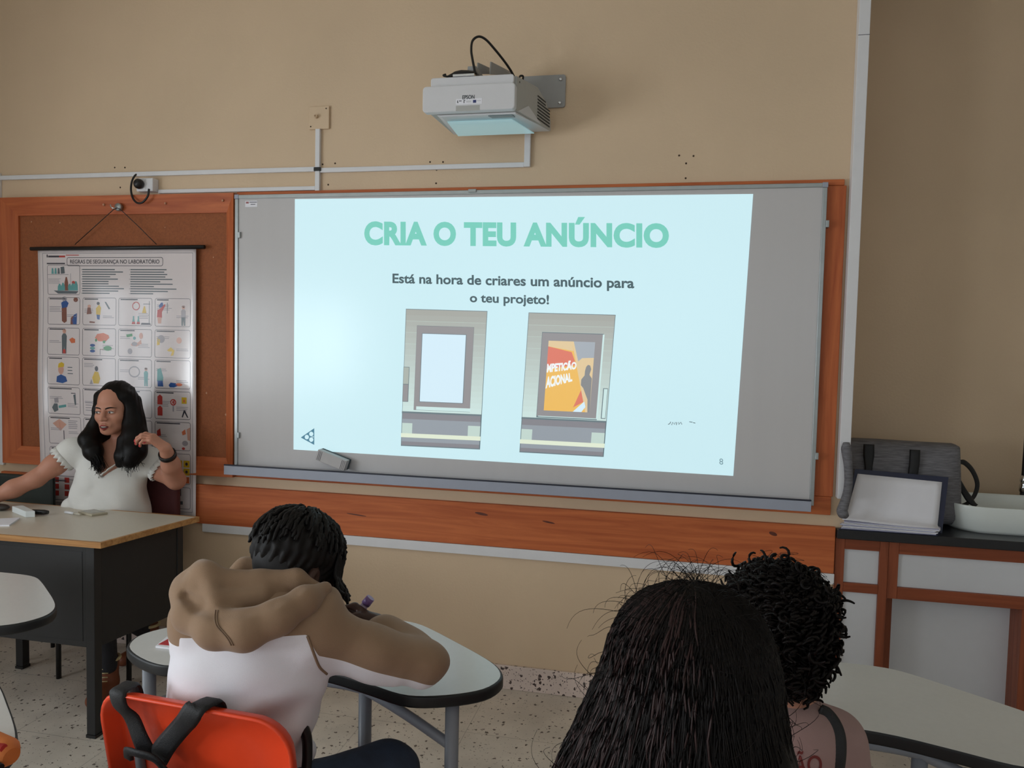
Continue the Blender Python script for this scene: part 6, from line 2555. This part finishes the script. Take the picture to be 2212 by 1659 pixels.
# jeans, shoes
jn = Soft(0.008)
pel = at(540, 1735, 1.60)
pel[2] = .545
kR, kL = np.array([1.50, -1.40, .53]), np.array([0.90, -1.40, .52])
kR = at(838, 1672, 1.74)
kR[2] = min(kR[2], .60)
jn.ell(pel, (.155, .12, .10), .04)
jn.chain([pel+CR*.07, kR], [.092, .068], .04)
jn.chain([pel-CR*.07, kL], [.092, .068], .04)
fR, fL = np.array([kR[0]+.02, kR[1]+.05, .10]), np.array([kL[0]-.02, kL[1]+.10, .10])
jn.chain([kR, fR], [.064, .046], .03)
jn.chain([kL, fL], [.064, .046], .03)
jn.build('jeans', M_jeans, t, wrinkle=folds(21, .003, 40, 7))
for f_ in (fR, fL):
    sh = Soft(0.007)
    sh.chain([(f_[0], f_[1]-.04, .045), (f_[0]+.01, f_[1]+.13, .035)], [.042, .034], .02)
    sh.limb((f_[0], f_[1], .05), (f_[0], f_[1], .11), .045, .046, .02)
    sh.build('shoe', M_black, t, clip=lambda P: .004-P[:, 2])
# waist: dark undershirt edge
wv = smooth_path([at(648, 1558, 1.58), at(662, 1590, 1.585), at(664, 1630, 1.59), at(662, 1660, 1.59)])
MB().tube(wv, [.006]+[.011]*(len(wv)-2)+[.011], 8).build('undershirt_edge', M_black, t)

t2 = thing('marker_pen', 'small lilac marker held up in the right hand of the boy', 'marker', tuple(at(790, 1305, 1.84)))
m0, m1 = at(776, 1322, 1.835), at(801, 1291, 1.835)
MB().tube([m0, m0*.45+m1*.55], .0095, 12).build('barrel', mat('lilac_plastic', (184, 164, 190), .4, noise=.04), t2)
MB().tube([m0*.45+m1*.55, m1], [.0115, .0105], 12).build('cap', mat('violet_plastic', (128, 96, 150), .35, noise=.08), t2)
# booklet under the left hand
t3 = thing('booklet', 'red and white booklet on the table under the left arm of the boy', 'booklet', (0.78, -1.58, TZ))
slab(MB(), [on_z(*q, TZ) for q in ((336, 1400), (360, 1380), (420, 1384), (400, 1408))], TZ+.0005, TZ+.006).build('cover', M_paper, t3)
slab(MB(), [on_z(*q, TZ+.0062) for q in ((342, 1392), (362, 1381), (415, 1384), (400, 1398))], TZ+.0062, TZ+.0068).build('red_print', mat('booklet_red', (186, 44, 52), .5, noise=.1), t3)

# =================================================================== girl with long dark hair, nearest the camera
hc = at(1486, 1500, 0.93)
t = thing('person', 'long dark-haired girl nearest the camera, seen from behind', 'person', (hc[0], hc[1], 0))
HM = frame(hc, R(183), R(4), 0, 1.0)
bs = Soft(0.006)
head(bs, HM)
nk = HL(0, -.045, -.19)
bs.limb(HL(0, -.025, -.06), nk, .05, .055, .03)
sL, sR = nk+np.array([-.16, .0, -.05]), nk+np.array([.16, .0, -.05])
bs.limb(nk, sL, .05, .05, .04)
bs.limb(nk, sR, .05, .05, .04)
for s_, sg in ((sL, -1), (sR, 1)):
    e_ = s_+np.array([.03*sg, .08, -.24])
    w_ = e_+np.array([-.05*sg, .20, .02])
    bs.chain([s_, e_, w_], [.048, .040, .027], .03)
    hand(bs, w_, (-.2*sg, 1, -.1), UP, (-sg, 0, 0), .88, (.3, .3, .3, .3), (.2, .3))
bs.limb(nk+np.array([0, 0, -.08]), nk+np.array([0, 0, -.42]), .09, .10, .05)
bs.build('body', M_skin, t, base=SKIN_F)
tp = Soft(0.009)
tp.ell(nk+np.array([0, .01, -.20]), (.175, .115, .19), .05)
tp.ell(nk+np.array([0, .01, -.42]), (.16, .115, .17), .05)
tp.limb(nk+np.array([0, 0, -.03]), sL, .055, .060, .04)
tp.limb(nk+np.array([0, 0, -.03]), sR, .055, .060, .04)
for s_, sg in ((sL, -1), (sR, 1)):
    tp.limb(s_, s_+np.array([.02*sg, .04, -.13]), .060, .058, .03)
M_top = mat('dark_red_top', (92, 34, 40), .85, noise=.12, bump=.1)
tp.build('top', M_top, t, wrinkle=folds(31, .003, 36))


def seated_legs(t, hip, kn_off, m_leg):
    j = Soft(0.010)
    j.ell(hip, (.165, .125, .10), .05)
    for s_ in (-1, 1):
        k_ = np.array([hip[0]+.10*s_, hip[1]+kn_off, .50])
        f_ = np.array([hip[0]+.10*s_, hip[1]+kn_off+.02, .10])
        j.chain([hip+np.array([.07*s_, .03, -.0]), k_, f_], [.088, .066, .045], .03)
        sh = Soft(0.008)
        sh.chain([(f_[0], f_[1]-.04, .045), (f_[0], f_[1]+.13, .035)], [.042, .034], .02)
        sh.build('shoe', M_black, t, clip=lambda P: .004-P[:, 2])
    j.build('trousers', m_leg, t)


hip = np.array([hc[0], hc[1]-.03, .55])
seated_legs(t, hip, .30, M_trouser)
# hair: dense body of the hair, then combed strands and loose frizz
SGN = 1.0
gh = Soft(0.006, HM)
gh.ell((0, -.02, .040), (.088, .106, .092), .02, **L)
gh.ell((0, -.075, -.07), (.108, .070, .15), .04, **L)
gh.chain([(SGN*-.080, -.02, -.02), (SGN*-.108, -.05, -.12), (SGN*-.142, -.06, -.22)], [.035, .046, .054], .04, **L)
gh.chain([(SGN*.078, -.02, -.02), (SGN*.086, -.05, -.12), (SGN*.090, -.06, -.24)], [.032, .044, .050], .04, **L)
gh.ell((0, -.09, -.20), (.135, .075, .20), .04, **L)
gh.ell((0, .10, -.02), (.058, .06, .10), .01, op='s', **L)


def combed(P):
    q = (P-HM[:3, 3]) @ HM[:3, :3]
    a = np.arctan2(q[:, 0], -(q[:, 1]-.05))
    return .0014*np.sin(a*44+2.2*np.sin(q[:, 2]*22))+.0012*np.sin(a*19+q[:, 2]*16)+.0010*np.sin(a*90-q[:, 2]*20)


gh.build('hair', M_hairb, t, wrinkle=combed)
rg = np.random.RandomState(12)


def girl_env(th, a):
    """point on the hair envelope: th from the crown downwards, a round the head (0 = back)"""
    x, y = math.sin(a), -math.cos(a)
    if th < 1.45:
        return np.array([.093*math.sin(th)*x, -.02+.112*math.sin(th)*y, .042+.096*math.cos(th)])
    s = th-1.45
    wide = .093+(.080 if x < 0 else .030)*min(1, s/1.6)**1.1
    return np.array([wide*x, -.03+(.112+.03*min(1, s))*y*(.95), .042+.096*math.cos(1.45)-s*.125])


paths = []
for i in range(2400):
    a = rg.uniform(-1.75, 1.75)
    th0 = rg.uniform(.05, 1.3)
    pts = []
    ph, am = rg.uniform(0, 6.28), rg.uniform(.001, .006)
    end = rg.uniform(2.2, 3.5)
    for j in range(15):
        th = th0+(end-th0)*j/14
        aa = a+am*6*math.sin(j*.9+ph)
        p = girl_env(th, aa)*(1.03+.035*rg.rand()*min(1, th))
        p = p+np.array([am*math.sin(j*1.1+ph), am*math.cos(j*.8+ph), 0])*(j/14)
        pts.append(HL(*p))
    paths.append(pts)
strands('hair_strands', paths, [.0013]*10+[.0009, .0008, .0007, .0006, .0004], M_hairb, t, 4)
M_tinted = mat('reddish_brown_hair', (44, 26, 25), 0.45, noise=0.3, nscale=60, spec=0.3)
paths = [[q+HM[:3, :3] @ np.array([0, -.003, 0]) for q in p] for p in paths if ((p[-1]-hc) @ CR) < -.01-.15*rg.rand()][::5]
strands('tinted_strands', paths, [.0012]*10+[.0011, .0010, .0009, .0007, .0005], M_tinted, t, 4)
paths = []
for i in range(330):                                  # frizz standing off the outline
    a = rg.uniform(-1.9, 1.9)
    th = rg.choice([rg.uniform(.0, .9), rg.uniform(.9, 2.8)])
    p = girl_env(th, a)
    n_ = np.array([p[0], p[1]+.02, max(.0, p[2]-.02)*1.2])
    n_ /= np.linalg.norm(n_)+1e-6
    pts = []
    ln = rg.uniform(.010, .036)
    dr = rg.normal(size=3)
    dr -= n_*(dr @ n_)
    dr /= np.linalg.norm(dr)
    cu, ph = rg.uniform(2, 8), rg.uniform(0, 6.28)
    if i % 3 == 0:
        ln *= 1.4
    for j in range(12):
        f_ = j/11
        q = p+n_*ln*math.sin(f_*2.2)*.8+dr*ln*1.5*f_+np.cross(n_, dr)*.005*math.sin(cu*f_+ph)
        pts.append(HL(*q))
    paths.append(pts)
strands('flyaway_hair', paths, np.linspace(.00042, .0002, 12), M_hairb, t, 3)

# =================================================================== curly haired pupil with a strap over the shoulder
hc = at(1680, 1362, 1.42)
t = thing('person', 'curly-haired pupil with a black strap over the right shoulder, seen from behind', 'person', (hc[0], hc[1], 0))
HM = frame(hc, R(172), R(8), R(-3), 0.885)
bs = Soft(0.005)
head(bs, HM)
nk = at(1672, 1520, 1.40)
bs.limb(HL(0, -.028, -.05), nk, .048, .052, .03)
sR, sL = at(1794, 1606, 1.41), at(1520, 1610, 1.47)
bs.limb(nk, sR, .050, .050, .04)
bs.limb(nk, sL, .050, .050, .04)
for s_, sg in ((sL, -1), (sR, 1)):
    e_ = s_+np.array([.04*sg, .03, -.25])
    w_ = e_+np.array([-.08*sg, .20, .10])
    bs.chain([s_, e_, w_], [.050, .040, .027], .03)
    w_[2] = max(w_[2], TZ+.035)
    hand(bs, w_, (-.4*sg, 1, -.1), UP, (-sg, 0, 0), .88, (.3, .3, .3, .3), (.2, .3))
bs.limb(nk+np.array([0, 0, -.08]), nk+np.array([0, .0, -.38]), .09, .10, .05)
bs.build('body', M_skin, t, base=SKIN_F)
tee = Soft(0.006)
mid2 = (sR+sL)/2
tee.ell(mid2+np.array([0, .0, -.09]), (.165, .105, .13), .05)
tee.ell(mid2+np.array([0, .0, -.27]), (.150, .105, .18), .05)
tee.limb(nk+np.array([.0, -.012, -.022]), sR, .062, .058, .045)
tee.ell(nk+np.array([.01, -.03, -.06]), (.10, .07, .08), .05)
tee.limb(nk+np.array([.0, 0, -.035]), sL, .056, .058, .045)
for s_, sg in ((sL, -1), (sR, 1)):
    tee.limb(s_, s_+np.array([.028*sg, .02, -.15]), .060, .060, .03)
M_tee = mat('dusty_pink_tee', (160, 130, 126), .85, noise=.06, bump=.1, bscale=500)
tee_o = tee.build('tee_shirt', M_tee, t, wrinkle=folds(41, .0025, 40))
tree = bvh_of(tee_o)
v, f = text_shape('ÃO', .012)
pts = [at(1714+62*s, 1672-50*h, 1.25) for s, h in v]
MB().add([tuple(p) for p in drape(pts, tree, None, .0015)], f).build('red_lettering', mat('tee_print', (112, 36, 32), .7, noise=.05), t)
hip = np.array([mid2[0], mid2[1]-.02, .55])
seated_legs(t, hip, .42, M_trouser)
sp = [at(x, y, 1.40) for x, y in ((1770, 1537), (1786, 1545), (1800, 1562), (1809, 1585), (1812, 1615), (1811, 1650), (1806, 1690))]
dp = drape(smooth_path(sp, 4), tree, None, .004)
ribbon(MB(), np.array(dp), .027, .004, CR*.9+CU*.3).build('shoulder_strap', M_nylon, t)
# curly hair
ch = Soft(0.006, HM)
ch.ell((0, -.016, .045), (.084, .099, .085), .02, **L)
ch.ell((0, -.060, -.045), (.078, .055, .080), .03, **L)
ch.ell((0, .10, -.03), (.06, .06, .10), .01, op='s', **L)
ch.build('hair', M_hairb, t, wrinkle=folds(51, .006, 120, 8))
rg = np.random.RandomState(23)
paths = []
for i in range(1250):
    u_ = rg.normal(size=3)
    u_ /= np.linalg.norm(u_)
    if u_[1] > .55 and u_[2] < .5:
        continue
    if u_[2] < -.85:
        continue
    c = np.array([.092*u_[0], -.02+.108*u_[1], .047+.095*u_[2]]) if u_[2] > -.1 else np.array([.092*u_[0]*1.0, -.035+.10*u_[1], .047+.15*u_[2]])
    n_ = np.array([u_[0], u_[1], u_[2]*.6])
    n_ /= np.linalg.norm(n_)
    dwn = np.array([0, 0, -1.0])+n_*.5+rg.normal(size=3)*.35
    dwn /= np.linalg.norm(dwn)
    s1 = np.cross(dwn, n_)
    s1 /= np.linalg.norm(s1)+1e-6
    s2 = np.cross(dwn, s1)
    rad, turns, ln = rg.uniform(.007, .014), rg.uniform(1.0, 2.2), rg.uniform(.020, .045)
    ph = rg.uniform(0, 6.28)
    pts = []
    for j in range(20):
        f_ = j/19
        an = ph+turns*6.283*f_
        pts.append(HL(*(c+dwn*ln*f_+n_*(.002+.010*f_)+(s1*math.cos(an)+s2*math.sin(an))*rad*(.5+.5*f_))))
    paths.append(pts)
strands('curls', paths, np.array([.0030]*14+[.0029, .0028, .0026, .0024, .0021, .0016]), M_hairb, t, 5)
paths = []
for i in range(150):
    u_ = rg.normal(size=3)
    u_ /= np.linalg.norm(u_)
    u_[2] = abs(u_[2]) if i % 3 else u_[2]
    if u_[1] > .6:
        continue
    c = np.array([.093*u_[0], -.02+.107*u_[1], .045+.098*u_[2]])
    s1 = np.cross(u_, rg.normal(size=3))
    s1 /= np.linalg.norm(s1)
    s2 = np.cross(u_, s1)
    ln, ph = rg.uniform(.008, .028), rg.uniform(0, 6)
    paths.append([HL(*(c+u_*ln*math.sin(2.0*j/11)+s1*.014*math.sin(ph+j*.5)+s2*.012*math.cos(ph+j*.4))) for j in range(12)])
strands('flyaway_hair', paths, np.linspace(.0006, .0003, 12), M_hairb, t, 3)

# chairs of the two pupils in front of the camera
dup(chair0, (1.935, -2.395, 0), R(0), 'orange plastic chair under the long-haired girl', 'orange pupil chairs')
dup(chair0, (2.19, -1.92, 0), R(-6), 'orange plastic chair under the curly-haired pupil', 'orange pupil chairs')
